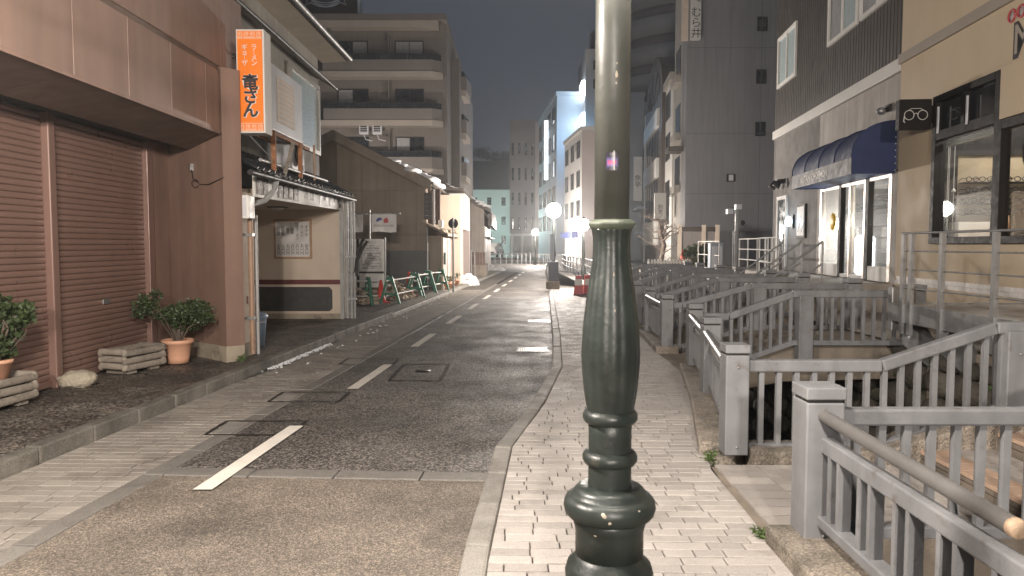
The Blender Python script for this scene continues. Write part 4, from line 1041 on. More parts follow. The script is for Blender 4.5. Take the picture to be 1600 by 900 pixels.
# air conditioners on rusty stands
def ac(loc, rz, label, W_, D_, H_, fan):
    t = thing("air_conditioner", label, "air conditioner", loc, rz, "outdoor air-conditioner units")
    MB().box(-W_ / 2, W_ / 2, -D_ / 2, D_ / 2, 0, H_).build("casing", M_acwhite, t, bevel=.012)
    for i in range(3):
        for z in (.12, .58):
            MB().box(-W_ / 2 + .05, -W_ / 2 + .17, -D_ / 2 - .004, -D_ / 2 + .002, z * H_ + i * .085, z * H_ + i * .085 + .07).build("vent", M_black, t) if not fan else None
    if fan:
        MB().lathe([(.0, .0), (.17, .0), (.20, .02), (.21, .04)], 24).build("fan_guard", M_dark, t, (.0, 0, 0)).matrix_local = Matrix.Translation((W_ / 2 + .01, 0, H_ / 2)) @ Matrix.Rotation(R(90), 4, 'Y')
        for k in range(14): MB().box(-W_ / 2 + .02, W_ / 2 - .02, -D_ / 2 - .008, -D_ / 2 + .001, .06 + k * (H_ - .1) / 14, .06 + k * (H_ - .1) / 14 + .012).build("fin", M_acwhite, t)
    else:
        MB().box(W_ / 2 - .002, W_ / 2 + .010, -D_ / 2 + .25, D_ / 2 - .45, .14, H_ - .14).build("grille", M_cream, t)
        for k in range(9): MB().box(W_ / 2 + .008, W_ / 2 + .018, -D_ / 2 + .27, D_ / 2 - .47, .17 + k * .068, .185 + k * .068).build("louvre", M_acwhite, t)
    return t
ac((-3.52, 11.05, 3.22), 0, "large white air conditioner with side vents above a rusty stand", .34, 1.5, .92, False)
t = ac((-3.62, 11.9, 2.78), 0, "smaller white air conditioner with round fan below the large one", .30, .80, .56, True)
stn = thing("rusty_stand", "rusty iron stand holding the air conditioners over the tiled eave", "stand", (0, 0, 0))
for (x, y) in ((-3.38, 10.45), (-3.38, 11.75)): MB().box(x - .03, x + .03, y - .03, y + .03, 2.64, 3.22).build("leg", M_rust, stn)
for x in (-3.40, -3.70): MB().box(x - .025, x + .025, 10.35, 12.3, 3.165, 3.215).build("beam", M_rust, stn)
MB().bar((-3.36, 10.85, 2.62), (-3.34, 11.25, 3.16), .05, .03).build("brace", M_logwood, stn)
MB().tube([(-3.36, 12.5, 2.70), (-3.36, 12.5, 3.3)], .02, 8).build("pipe", M_pipe, stn)
MB().tube([(-3.42, 10.0, 2.76), (-3.35, 13.3, 2.76)], .025, 8).build("conduit", M_pipe_grey, stn)
# ------------------------------------------------------------------ building plot between noodle shop and old house
b = MB(); vs = []; fs = []; nx, ny = 14, 20; rn = random.Random(8)
for j in range(ny + 1):
    y = lerp(15.0, 24.6, j / ny)
    for i in range(nx + 1):
        x = lerp(-9.5, Lk(y) - .5, i / nx); vs.append((x, y, .10 + (rn.uniform(-.03, .10) if 0 < i < nx - 1 else 0)))
for j in range(ny):
    for i in range(nx): k = j * (nx + 1) + i; fs.append((k, k + 1, k + nx + 2, k + nx + 1))
struct(b.add(vs, fs).build("plot_ground", M_soil))
def pile(name, label, cat, c, rad, n, m, size, seed):
    rn = random.Random(seed); b = MB()
    for i in range(n):
        a_, r_ = rn.uniform(0, 6.28), math.sqrt(rn.random())
        hh = (1 - r_ * r_) * rad[2]; p = (c[0] + math.cos(a_) * r_ * rad[0], c[1] + math.sin(a_) * r_ * rad[1], c[2] + rn.uniform(0, 1) * hh)
        b.sphere(p, size * rn.uniform(.5, 1.3), 5, 4, (rn.uniform(.7, 1.4), rn.uniform(.7, 1.4), rn.uniform(.4, 1)), .25)
    for i in range(len(b.sm)): b.sm[i] = False
    return tag(b.build(name, m), label, cat)
pile("debris_heap", "heap of pale broken debris behind the barriers on the building plot", "heap", (-3.55, 20.6, .12), (.75, .7, .62), 240, M_debris, .09, 3)
pile("debris_heap", "low heap of brown debris in front of the white notice board", "heap", (-4.1, 18.6, .12), (.8, .45, .38), 170, M_debris, .07, 4)
# notice board and two banners on a pipe frame
nb = thing("notice_board", "white construction notice board with printed sheets on the building plot", "notice board", (0, 0, 0))
MB().box(-4.95, -3.34, 19.02, 19.05, .50, 1.76).build("backboard", M_white, nb)
for (x0, x1) in ((-4.93, -4.05), (-3.97, -3.37)):
    sh_ = MB().box(x0, x1, 19.0, 19.018, .92, 1.73).build("sheet", M_paper, nb)
    MB().box(x0, x1, 19.0, 19.018, .53, .86).build("lower_sheet", M_paper, nb)
    text("お知らせ", M_greyink, sh_, ((x0 + x1) / 2, 18.997, 1.67), (1, 0, 0), (0, 0, 1), .07, "heading", ext=.001)
    rn = random.Random(int(x0 * 10)); z = 1.58
    b = MB()
    while z > .98:
        x = x0 + .05
        while x < x1 - .08:
            L_ = rn.uniform(.04, .2); xe = min(x + L_, x1 - .04); b.box(x, xe, 18.996, 19.0, z, z + rn.choice((.006, .012, .022))); x = xe + rn.uniform(.015, .05)
        z -= .042
    b.build("print_lines", M_greyink, sh_)
for z in (.89, ): MB().box(-4.95, -3.34, 18.99, 19.022, z - .025, z + .025).build("cross_rail", M_dark, nb)
MB().box(-4.04, -3.98, 18.985, 19.022, .1, 1.76).build("upright", M_dark, nb)
for x in (-3.31, -4.98): MB().tube([(x, 19.04, .1), (x, 19.04, 1.8)], .022, 8).build("post", M_steel, nb)
def banner(x0, x1, z0, z1, label, seed):
    t = thing("banner", label, "banner", (0, 0, 0), 0, "white site banners"); rn = random.Random(seed)
    b = MB(); vs = []; fs = []; n, m_ = 14, 8
    for j in range(m_ + 1):
        for i in range(n + 1):
            u, v = i / n, j / m_
            vs.append((lerp(x0, x1, u), 19.5 - .02 * math.sin(u * 9 + v * 2.5) * (1 - v * .6) - .012 * math.sin(u * 21 + v * 5), lerp(z0, z1, v) + .012 * math.sin(u * math.pi * 2) * (1 - v)))
    for j in range(m_):
        for i in range(n): k = j * (n + 1) + i; fs.append((k, k + 1, k + n + 2, k + n + 1))
    b.add(vs, fs, True).build("cloth", M_paper, t)
    MB().tube([(x0 - .12, 19.53, z1 + .02), (x1 + .1, 19.53, z1 + .02)], .018, 8).build("cross_pipe", M_steel, t)
    for x in (x0 - .06,): MB().tube([(x, 19.55, .1), (x, 19.55, z1 + .12)], .022, 8).build("pole", M_steel, t)
    return t
t = banner(-4.62, -3.97, 1.96, 2.41, "white banner with a dark green cross above the notice board", 1)
MB().box(-4.40, -4.30, 19.455, 19.462, 2.03, 2.35).box(-4.51, -4.302 - .098, 19.456, 19.463, 2.14, 2.24).box(-4.30, -4.19, 19.456, 19.463, 2.14, 2.24).build("green_cross", M_greenink, t)
t = banner(-3.74, -3.08, 1.95, 2.42, "white banner with a blue and red house logo on the plot", 2)
arc = [(-3.52 + .085 * math.cos(a_), 2.25 + .085 * math.sin(a_)) for a_ in [R(205) - R(180) * k / 12 for k in range(13)]]
MB().prism(arc, lambda a_, b_, d: (a_, d, b_), 19.452, 19.46).build("blue_logo", M_blueink, t)
MB().prism([(-3.40, 2.19), (-3.29, 2.19), (-3.29, 2.29), (-3.345, 2.335), (-3.385, 2.30), (-3.415, 2.28)], lambda a_, b_, d: (a_, d, b_), 19.452, 19.46).build("red_logo", M_redink, t)
text("SEKISUI HOUSE", M_greyink, t, (-3.41, 19.452, 2.115), (1, 0, 0), (0, 0, 1), .078, "lettering")
# green A-frame barriers with white pipes
def barrier(p, q, label):
    t = thing("pipe_barrier", label, "barrier", (0, 0, 0), 0, "green pipe barriers"); p, q = Vector((p[0], p[1], .10)), Vector((q[0], q[1], .10)); d = (q - p).normalized(); nn = Vector((-d.y, d.x, 0))
    for c_ in (p, q):
        f_ = MB(); up = Vector((0, 0, 1))
        for s_ in (-1, 1): f_.bar(c_ + nn * s_ * .26, c_ + nn * s_ * .05 + up * .70, .055, .07, tuple(d))
        f_.bar(c_ + nn * .17 + up * .25, c_ - nn * .17 + up * .25, .05, .07); f_.bar(c_ + nn * .09 + up * .62, c_ - nn * .09 + up * .62, .06, .14)
        f_.build("stand", M_green_b, t, bevel=.01)
        MB().bar(c_ + nn * .04 - d * .036 + up * .48, c_ - nn * .04 - d * .036 + up * .48, .01, .05).build("reflector", M_paper, t)
    for z in (.60, .22): MB().tube([p - d * .25 + Vector((0, 0, z)), q + d * .25 + Vector((0, 0, z))], .022, 8).build("pipe", M_facwhite, t)
barrier((-4.6, 17.75), (-3.62, 18.35), "green barrier with white pipes in front of the notice board")
barrier((-3.12, 18.6), (-2.76, 20.9), "green barrier with white pipes between the two red cones")
barrier((-2.9, 21.4), (-2.62, 22.9), "green barrier with white pipes beyond the debris heap")
barrier((-2.7, 23.2), (-2.35, 24.3), "green barrier with white pipes next to the old house corner")
def cone(loc, label, h=.7):
    t = thing("traffic_cone", label, "traffic cone", loc, random.uniform(0, 1), "red traffic cones")
    MB().box(-.17, .17, -.17, .17, 0, .03).build("base", M_red, t, bevel=.01)
    MB().lathe([(.13, .025), (.125, .06), (.032, h - .01), (.0, h)], 20).build("body", M_red, t)
    return t
cone((-3.42, 19.0, .1), "red traffic cone in front of the debris heap beside the notice board", .60)
cone((-3.05, 21.6, .1), "red traffic cone behind the pipe barriers next to the debris heap", .72)

# ------------------------------------------------------------------ old boarded house
YG = 24.5; oh = thing("old_house", "old brown boarded house with a low gable and snow on its roof", "house")
rz_ = lambda x: 5.31 - .514 * abs(x + 5.85) - .05
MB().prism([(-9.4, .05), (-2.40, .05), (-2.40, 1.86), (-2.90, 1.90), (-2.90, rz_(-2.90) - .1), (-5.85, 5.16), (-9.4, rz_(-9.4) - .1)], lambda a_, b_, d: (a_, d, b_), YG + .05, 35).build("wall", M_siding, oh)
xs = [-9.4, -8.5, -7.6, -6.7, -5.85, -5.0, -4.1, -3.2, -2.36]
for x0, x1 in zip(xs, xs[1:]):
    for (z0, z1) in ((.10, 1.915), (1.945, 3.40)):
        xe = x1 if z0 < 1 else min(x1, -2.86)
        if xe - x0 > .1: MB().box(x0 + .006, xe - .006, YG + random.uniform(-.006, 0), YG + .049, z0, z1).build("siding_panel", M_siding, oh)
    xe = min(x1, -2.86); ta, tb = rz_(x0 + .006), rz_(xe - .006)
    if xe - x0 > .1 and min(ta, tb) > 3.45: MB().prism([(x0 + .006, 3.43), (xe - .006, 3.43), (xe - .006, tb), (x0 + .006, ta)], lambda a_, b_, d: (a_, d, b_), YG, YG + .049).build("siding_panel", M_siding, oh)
rf = MB()
for s_ in (-1, 1):
    xe = 3.2 if s_ > 0 else 3.9
    pr = [(-5.85, 5.36), (-5.85 + s_ * xe, 5.36 - .514 * xe), (-5.85 + s_ * xe, 5.22 - .514 * xe), (-5.85, 5.22)]
    rf.prism(pr, lambda a_, b_, d: (a_, d, b_), YG - .45, 35.4)
roof_o = rf.build("roof", M_roofmetal, oh)
b = MB()
for s_, xe in ((1, 3.2), (-1, 3.9)): b.prism([(-5.85, 5.34), (-5.85 + s_ * xe, 5.34 - .514 * xe), (-5.85 + s_ * xe, 5.02 - .514 * xe), (-5.85, 5.02)], lambda a_, b_, d: (a_, d, b_), YG - .49, YG - .452)
b.build("barge_board", M_siding, roof_o)
MB().tube([(-2.62, YG - .45, 3.63), (-2.55, 35.4, 3.63)], .05, 8).build("gutter", M_roofmetal, roof_o)
rn = random.Random(6); b = MB()
for i in range(150):
    y = YG - .3 + 10.5 * rn.random(); x = -2.75 - abs(rn.gauss(0, .55)); 
    if x < -4.6: continue
    b.sphere((x, y, 5.37 - .514 * (x + 5.85) * 1 - .0), .30 * rn.uniform(.6, 1.2), 8, 5, (1, 1.2, .30), .1)
tag(b.build("snow_patch", M_snow), "patchy snow on the old house roof above its eave", "snow")
# corrugated sheets in the upper storey corner and pent roof over the entrance
for k in range(7): MB().tube([(-2.84 + k * .062, 25.0, 2.30), (-2.84 + k * .062, 25.02, 3.50)], .034, 6).build("corrugated_sheet", M_corrug, oh)
for k in range(6): MB().box(-2.92, -2.66, 24.36 + k * .002, 24.46, 2.45 + k * .15, 2.59 + k * .15).build("shutter_board", M_roofmetal, oh)
MB().box(-2.63, -2.57, 24.38, 24.44, 2.2, 3.45).build("pipe", M_white, oh); MB().box(-2.50, -2.36, 24.8, 25.1, 2.20, 2.45).build("lamp_box", M_white, oh)
MB().add([(-3.0, 24.2, 2.42), (-2.12, 24.2, 1.98), (-2.0, 28.4, 1.98), (-3.0, 28.4, 2.42), (-3.0, 24.2, 2.36), (-2.12, 24.2, 1.90), (-2.0, 28.4, 1.90), (-3.0, 28.4, 2.36)], [(0, 1, 2, 3), (4, 5, 6, 7), (0, 1, 5, 4), (1, 2, 6, 5)]).build("pent_roof", M_siding, oh)
for k in range(10): MB().sphere((-2.15 - rn.uniform(0, .3), 24.4 + k * .4, 2.06 + rn.uniform(0, .08)), .11, 6, 5, (1, 1, .7)).build("tile_end", M_plinth, oh)
MB().box(-2.40, -2.30, YG + .02, YG + .16, .08, 1.88).build("door_post", M_cream, oh)
for k in range(4):
    y0 = YG + .2 + k * .92
    dr = MB().box(-2.38, -2.33, y0, y0 + .05, .12, 1.86).box(-2.38, -2.33, y0 + .85, y0 + .90, .12, 1.86).box(-2.38, -2.33, y0 + .05, y0 + .85, .12, .5).box(-2.38, -2.33, y0 + .05, y0 + .85, 1.78, 1.86).build("door", M_wood if k % 2 else M_white, oh)
    MB().box(-2.37, -2.35, y0 + .05, y0 + .85, .5, 1.78).build("pane", M_curtain, dr)
MB().box(-2.32, -2.24, YG + .1, YG + .3, .95, 1.35).build("letter_box", M_greenink, oh)
MB().box(-4.25, -2.75, 24.40, 24.47, .12, 1.42).build("grey_sheet", M_sheet, oh)
MB().tube([(-2.83, 24.40, .1), (-2.83, 24.40, 2.2)], .03, 8).build("downpipe", M_pipe_grey, oh)
for (x, y) in ((-2.2, 25.0), (-2.15, 25.7), (-2.1, 27.2)):
    t = thing("flower_pot", "brown flower pot with dry stems by the old house door", "flower pot", (x, y, .08), 0, "pots by the old house door")
    MB().lathe([(.10, 0), (.14, .2), (.15, .2), (.15, .23), (.02, .22)], 16).build("pot", M_terra, t); foliage(t, (0, 0, .33), (.15, .15, .12), 80, M_leaf, (.06, .02), seed=int(y * 10))
# white-fronted shop
ws = thing("white_shopfront", "white-fronted narrow shop with a dark alcove beside the old house", "building")
MB().box(-6, -2.02, 28.5, 30.2, .05, 3.55).build("side_pier", M_cream, ws)
MB().box(-6, -1.94, 30.2, 33.6, 2.25, 3.72).build("upper_front", M_white, ws); MB().box(-6, -2.5, 30.2, 33.6, .05, 2.25).build("alcove_wall", M_pinkwall, ws); MB().box(-6, -1.94, 33.2, 33.6, .05, 2.25).build("pier", M_pinkwall, ws)
MB().box(-6, -1.86, 28.3, 33.8, 3.72, 3.80).build("coping", M_roofmetal, ws)
# ribbed siding house
sh2 = thing("ribbed_house", "house clad in ribbed beige siding with snow on a dark roof", "house")
MB().prism([(-7.5, 0), (-1.52, 0), (-1.52, 3.72), (-3.2, 4.75), (-5.2, 5.6), (-7.5, 4.6)], lambda a_, b_, d: (a_, d, b_), 40.0, 52).build("wall", M_beigesiding, sh2)
for k in range(14):
    x = -1.56 - k * .15; zt = 3.70 + (-1.56 - x) * .60
    MB().box(x - .04, x + .03, 39.955, 40.0, .02, min(zt, 4.9)).build("rib", M_beigesiding, sh2)
r2 = MB().add([(-5.2, 39.6, 5.85), (-1.15, 39.6, 3.55), (-1.15, 52.4, 3.55), (-5.2, 52.4, 5.85), (-5.2, 39.6, 5.65), (-1.15, 39.6, 3.35), (-1.15, 52.4, 3.35), (-5.2, 52.4, 5.65)], [(0, 1, 2, 3), (4, 5, 6, 7), (0, 1, 5, 4), (1, 2, 6, 5)]).build("roof", M_roofmetal, sh2)
MB().box(-1.30, -1.10, 39.7, 52, 2.65, 3.3).build("eave_board", M_roofmetal, r2)
MB().box(-1.516, -1.46, 40.6, 42.4, 1.2, 2.6).build("window", M_white, sh2); MB().box(-1.50, -1.2, 40.3, 51, 2.0, 2.06).build("canopy", M_roofmetal, sh2)
b = MB(); rn = random.Random(9)
for i in range(60):
    x = rn.uniform(-3.8, -1.3); y = rn.uniform(39.7, 50); b.sphere((x, y, 5.85 - (x + 5.2) * .568), .34 * rn.uniform(.5, 1.1), 7, 5, (1, 1.3, .22), .1)
tag(b.build("snow_patch", M_snow), "snow remnants on the ribbed house's dark roof", "snow")
# low yard wall, timber screen, snow heaps
yw = thing("yard_wall", "low concrete yard wall topped by a dark timber screen", "wall")
MB().box(-2.0, -1.30, 36.0, 36.2, 0, .62).build("wall", M_conc, yw); MB().box(-1.45, -1.30, 36.2, 39.6, 0, .62).build("wall", M_conc, yw)
for k in range(5): MB().box(-2.0 + k * .135, -1.88 + k * .135, 36.25, 36.30, .62, 1.25).build("board", M_corrug, yw)
for x in (-2.0, -1.83): MB().tube([(x, 35.9, 0), (x, 35.9, 1.35), (x + .1, 35.9, 1.38)], .03, 8).build("pipe", M_steel, yw)
def snowheap(c, rad, label, seed):
    rn = random.Random(seed); b = MB()
    for i in range(60):
        a_, r_ = rn.uniform(0, 6.28), math.sqrt(rn.random()); b.sphere((c[0] + math.cos(a_) * r_ * rad[0], c[1] + math.sin(a_) * r_ * rad[1], c[2] + (1 - r_) * rad[2] * rn.uniform(.2, .9)), .17 * rn.uniform(.6, 1.2), 7, 5, (1, 1, .8), .18)
    tag(b.build("snow_heap", M_snow), label, "snow heap", "heaps of cleared snow")
snowheap((-1.85, 29.6, 0), (.42, .8, .50), "heap of cleared snow at the foot of the white shopfront", 1)
snowheap((-1.15, 46, 0), (.7, 1.4, .4), "heap of cleared snow by the ribbed house at the road bend", 2)
snowheap((3.6, 57, 0), (1.0, 1.2, .5), "heap of cleared snow against the far bend fence", 3)
sp = thing("road_sign", "round road sign seen from its dark back on a grey pole", "road sign", (-1.93, 24.0, .05))
MB().tube([(0, 0, 0), (0, 0, 2.45)], .032, 10).build("pole", M_pipe_grey, sp)
MB().lathe([(.16, -.008), (.165, 0), (.16, .008)], 24).build("disc", M_dark, sp).matrix_local = Matrix.Translation((0, .04, 2.26)) @ Matrix.Rotation(R(90), 4, 'X')

# ------------------------------------------------------------------ apartment block
ap = thing("apartment_block", "brown five-storey apartment block with long chamfered balconies", "building", (-8, 45, 0))
MB().box(-8, 4.05, 0, 20, 0, 14.95).build("wall", M_apt, ap)
MB().box(-8, 4.1, -.9, 20.2, 14.95, 15.3).build("roof_slab", M_apt, ap); MB().box(-8, 3.6, -.8, -.001, 14.55, 14.94).build("roof_beam", M_aptlight, ap)
MB().box(-2.95, -2.85, -.6, -.01, 12, 14.5).build("partition", M_apt, ap)
for k in range(5):
    zt = 14.55 - 2.88 * (k + 1)
    pts = [(-3.3, -.8), (3.2, -.8), (3.75, -.35), (3.75, -.001), (-3.3, -.001)]
    MB().prism(pts, lambda x, y, z: (x, y, z), zt + .30, zt + .98).build("parapet", M_apttile, ap)
    MB().prism([(-8, -.86), (3.25, -.86), (3.82, -.40), (3.82, -.002), (-8, -.002)], lambda x, y, z: (x, y, z), zt - .05, zt + .285).build("slab_edge", M_aptlight, ap)
    MB().prism([(-8, -.8), (-4.0, -.8), (-4.0, -.001), (-8, -.001)], lambda x, y, z: (x, y, z), zt + .30, zt + 1.3).build("parapet", M_apttile, ap)
    for (x0, x1) in ((-3.25, -1.75), (-1.70, .2), (.25, 1.7), (1.75, 3.15)): MB().box(x0, x1, -.76, -.73, zt + .99, zt + 1.30).build("glass_panel", M_winglass, ap)
    MB().box(-3.3, 3.2, -.78, -.71, zt + 1.30, zt + 1.35).build("top_rail", M_dark, ap)
    MB().bar((3.2, -.75, zt + 1.15), (3.72, -.33, zt + 1.15), .05, .36).build("glass_panel", M_winglass, ap)
    for (x0, x1, kk) in ((-2.6, -.72, 0), (.9, 2.65, 1)):
        window(ap, x0, x1, zt + 1.10, zt + 2.28, 0, M_dark, [M_curtain if (k + kk) % 2 else M_winglass, M_winglass if k % 3 else M_curtain], .06, .05)
    MB().box(-.75 + 1.3, -.69 + 1.3, -.5, -.01, zt + .4, zt + 2.55).build("partition", M_apt, ap)
    # side wing balconies
    MB().prism([(4.05, 5), (4.9, 5.4), (5.1, 8), (4.05, 8)], lambda x, y, z: (x, y, z), zt + .45, zt + 1.35).build("side_balcony", M_apttile, ap)
    MB().prism([(4.05, 5.2), (4.7, 5.6), (4.9, 7.8), (4.05, 7.8)], lambda x, y, z: (x, y, z), zt + 1.35, zt + 1.75).build("glass_panel", M_winglass, ap)
    MB().prism([(4.05, 5), (4.85, 5.4), (5.0, 8), (4.05, 8)], lambda x, y, z: (x, y, z), zt + .05, zt + .45).build("slab_edge", M_aptlight, ap)
MB().box(4.05, 4.55, 3.5, 20, 0, 13.8).build("side_wing", M_apt, ap)
for (xx, lab) in ((-.9, "outdoor air conditioner hanging on the apartment wall left of its twin"), (-.1, "outdoor air conditioner hanging on the apartment wall right of its twin")):
    t = thing("air_conditioner", "outdoor air conditioner hung on the apartment balcony over the old house", "air conditioner", (-8 + xx + 0, 44.4, 8.25), 0, "apartment air conditioners")
    MB().box(-.28, .28, -.15, .15, 0, .85).build("casing", M_acwhite, t, bevel=.03); MB().box(-.20, .20, -.16, -.148, .12, .72).build("grille", M_dark, t)
    for k in range(5): MB().box(-.19, .19, -.17, -.158, .16 + k * .11, .19 + k * .11).build("fin", M_acwhite, t)
    MB().tube([(0, -.1, 0), (.1, -.1, -.3), (.5, -.1, -.4)], .03, 6).build("hose", M_acwhite, t)
sg = thing("rooftop_sign", "black rooftop sign with a white wreath and ribbon crest on the apartment block", "sign", (0, 0, 0))
MB().box(-14, -9.2, 44.6, 45.2, 15.31, 20).build("panel", M_dark, sg); MB().box(-9.24, -9.1, 44.55, 45.25, 15.31, 20).build("edge", M_farblue, sg)
em_ = MB(); cxx, czz = -11.15, 16.9
def arcpts(cx, cz, r, a0, a1, n=16, sy=1): return [(cx + r * math.cos(lerp(a0, a1, k / n)), 44.57, cz + sy * r * math.sin(lerp(a0, a1, k / n))) for k in range(n + 1)]
for r_ in (.95, 1.05): em_.tube(arcpts(cxx, czz, r_, R(180), R(360)), .028, 5)
for k in range(9):
    for s_ in (-1, 1):
        a_ = R(270) + s_ * R(12 + k * 10); px_, pz_ = cxx + 1.0 * math.cos(a_), czz + 1.0 * math.sin(a_)
        em_.tube([(px_, 44.57, pz_), (px_ + .18 * math.cos(a_ + s_ * .8), 44.57, pz_ + .18 * math.sin(a_ + s_ * .8))], [.05, .01], 5)
em_.tube(arcpts(cxx, czz + .55, 1.62, R(238), R(302)), .03, 5); em_.tube(arcpts(cxx, czz + .80, 1.62, R(238), R(302)), .03, 5)
for s_ in (-1, 1): em_.tube([(cxx + s_ * .85, 44.57, czz - .8), (cxx + s_ * 1.25, 44.57, czz - .95), (cxx + s_ * 1.1, 44.57, czz - .75), (cxx + s_ * 1.25, 44.57, czz - .55), (cxx + s_ * .85, 44.57, czz - .6)], .025, 5)
for dx in (-.3, 0, .3): em_.tube([(cxx + dx - .1, 44.57, czz - .45), (cxx + dx - .1, 44.57, czz - .1), (cxx + dx + .1, 44.57, czz - .1), (cxx + dx + .1, 44.57, czz - .45), (cxx + dx - .1, 44.57, czz - .45)], .022, 5)
em_.build("crest", M_farblue, sg)
# ------------------------------------------------------------------ far side of the bend
def block(name, label, near, far, depth, h, m, rows, colsn, z0, dz, wh, wm=None, frac=.5, panes=1):
    """building whose main facade runs from near (x,y) to far (x,y); windows one by one"""
    d = Vector((near[0] - far[0], near[1] - far[1])); L_ = d.length
    t = thing(name, label, "building", (far[0], far[1], 0), ang(d))
    MB().box(0, L_, 0, depth, 0, h).build("wall", m, t)
    MB().box(-.1, L_ + .1, -.1, depth + .1, h, h + .35).build("parapet", m, t)
    for r_ in range(rows):
        for c_ in range(colsn):
            w_ = L_ / colsn; x0 = w_ * (c_ + .5 - frac / 2)
            window(t, x0, x0 + w_ * frac, z0 + r_ * dz, z0 + r_ * dz + wh, 0, M_dark, wm or M_winglass, .07, .05, panes)
    return t, L_
t, L_ = block("grey_office", "grey-brown five-storey office with narrow windows at the road bend", (3.05, 95), (-.3, 95.5), 14, 17.4, M_fargrey, 4, 4, 3.6, 3.2, 1.6, None, .34)
MB().box(L_ - .02, L_ + .9, -.25, 12, 0, 17.4).build("corner_pier", M_pinkwall, t)
for x in (.2, 1.5, 2.9): MB().box(x, x + .3, -.15, -.001, 0, 2.8).build("entrance_column", M_farwhite, t)
MB().box(0, L_, -.16, -.15 + .1, 2.8, 3.1).build("fascia", M_farwhite, t)
t, L_ = block("blue_lit_block", "blue-grey six-storey block with a tall lit sign on its front", (4.55, 75), (3.35, 92), 9, 16.8, M_farblue, 5, 4, 3.2, 2.75, 1.8, None, .62)
MB().box(L_ * .62, L_ * .62 + .3, -.55, -.12, 8.8, 15.3).build("lit_sign", emis("lit_sign_white", (.86, .93, 1), 1.5), t)
text("本\n日\n開\n館", M_ink, t, (L_ * .62 + .305, -.34, 12.2), (0, 1, 0), (0, 0, 1), .38, "lettering", 1.1)
t, L_ = block("white_office", "white three-storey office with square windows and a lit shop below", (5.5, 58), (4.75, 66.5), 3, 10.6, M_farwhite, 3, 3, 3.9, 2.35, 1.35, None, .5)
MB().box(L_ - .001, L_ + .05, 0, 3, 0, 10.55).build("end_wall", M_pinkwall, t)
MB().box(.5, L_ - .6, -.02, .001, .2, 2.2).build("shop_window", emis("lit_shopfront", (1, .93, .82), 1.8), t)
MB().box(1.0, L_ - 1.5, -.5, -.03, 2.2, 2.7).build("shop_sign", M_blueink, t)
for k in range(4): MB().box(.5 + k * 2.3, .62 + k * 2.3, -.06, -.021, .2, 2.2).build("mullion", M_dark, t)
text("ビル", M_dark, t, (L_ * .62, -.01, 9.6), (1, 0, 0), (0, 0, 1), .9, "lettering")
tw = thing("stair_tower", "tall pale stair tower with lit landing windows behind the white office", "building", (8.6, 72, 0))
MB().box(-1.45, 2.5, 0, 8, 0, 20.6).build("wall", M_farwhite, tw)
MB().box(-1.452, 2.5, -.01, .02, 0, 12.0).build("lower_wall", M_pinkwall, tw)
for z in (18.6, 16.8): window(tw, -.7, .1, z, z + .9, 0, M_dark, M_winglass, .07, .05, 1)
for z in (16.2, 13.1): MB().box(-1.75, -1.46, .4, 3.2, z, z + 1.5).build("lit_landing", M_litcool, tw)
MB().box(-1.75, -1.46, .3, 3.4, 10.0, 19.0).build("landing_shaft", M_farblue, tw) if 0 else None
tk = thing("water_tank", "round dark water tank on top of the stair tower", "tank", (8.9, 74, 20.6))
MB().lathe([(1.1, 0), (1.1, 2.0), (.9, 2.25), (0, 2.4)], 20).build("tank", M_brownframe, tk); MB().tube([(-1.2, 0, 0), (-1.2, 0, 2.5)], .05, 6).build("ladder_rail", M_steel, tk)
# white building under a cyan light
t, L_ = block("white_house", "plain white building washed in cyan light behind the parked car", (-.2, 108), (-6.5, 108), 12, 9.4, M_farwhite, 3, 3, 1.8, 2.8, 1.2, None, .30)
cl_ = thing("traffic_light", "small cyan-green signal lamp on a pole at the far corner", "signal lamp", (-2.6, 96, 0))
MB().tube([(0, 0, 0), (0, 0, 4.0)], .07, 8).build("pole", M_pipe_grey, cl_); MB().box(-.5, .5, -.15, .15, 4.0, 4.4).build("housing", M_dark, cl_)
MB().sphere((.3, -.16, 4.2), .15, 10, 8, (1, .4, 1)).build("lens", emis("signal_cyan", (.15, 1, .8), 12), cl_)
ld = bpy.data.lights.new("signal_light", 'POINT'); ld.energy = 2200; ld.color = (.6, 1, .96); ld.shadow_soft_size = .2
lo = bpy.data.objects.new("signal_light", ld); COL.objects.link(lo); lo.parent = cl_; lo.location = (.3, .6, 4.2)
# bluish floodlight on the block's side
fl = thing("floodlight", "bluish floodlight on a bracket lighting the block's side wall", "floodlight", (5.6, 71.2, 11.2))
MB().box(-.2, .2, -.15, .15, 0, .3).build("housing", M_dark, fl); MB().box(-.17, .17, -.16, -.151, .03, .27).build("lens", M_litcool, fl)
ld = bpy.data.lights.new("flood_light", 'POINT'); ld.energy = 420; ld.color = (.35, .65, 1); ld.shadow_soft_size = .2
lo = bpy.data.objects.new("flood_light", ld); COL.objects.link(lo); lo.parent = fl; lo.location = (0, 0, .7)

# bend fence
fe = thing("bend_fence", "pale steel fence running along the outside of the far road bend", "fence")
fp = [(-14, 68.6), (-7, 67.2), (-3, 65.6), (.5, 63.2), (2.6, 60.4), (3.6, 56.5), (3.7, 52.5)]
for p, q in zip(fp, fp[1:]):
    p, q = Vector((*p, 0)), Vector((*q, 0)); n = max(2, int((q - p).length / .55))
    for z in (.25, .85): MB().bar(p + Vector((0, 0, z)), q + Vector((0, 0, z)), .06, .06).build("rail", M_steel, fe)
    for i in range(n):
        c_ = p.lerp(q, i / n); MB().box(-.03, .03, -.03, .03, 0, .9).build("post", M_steel, fe, tuple(c_))
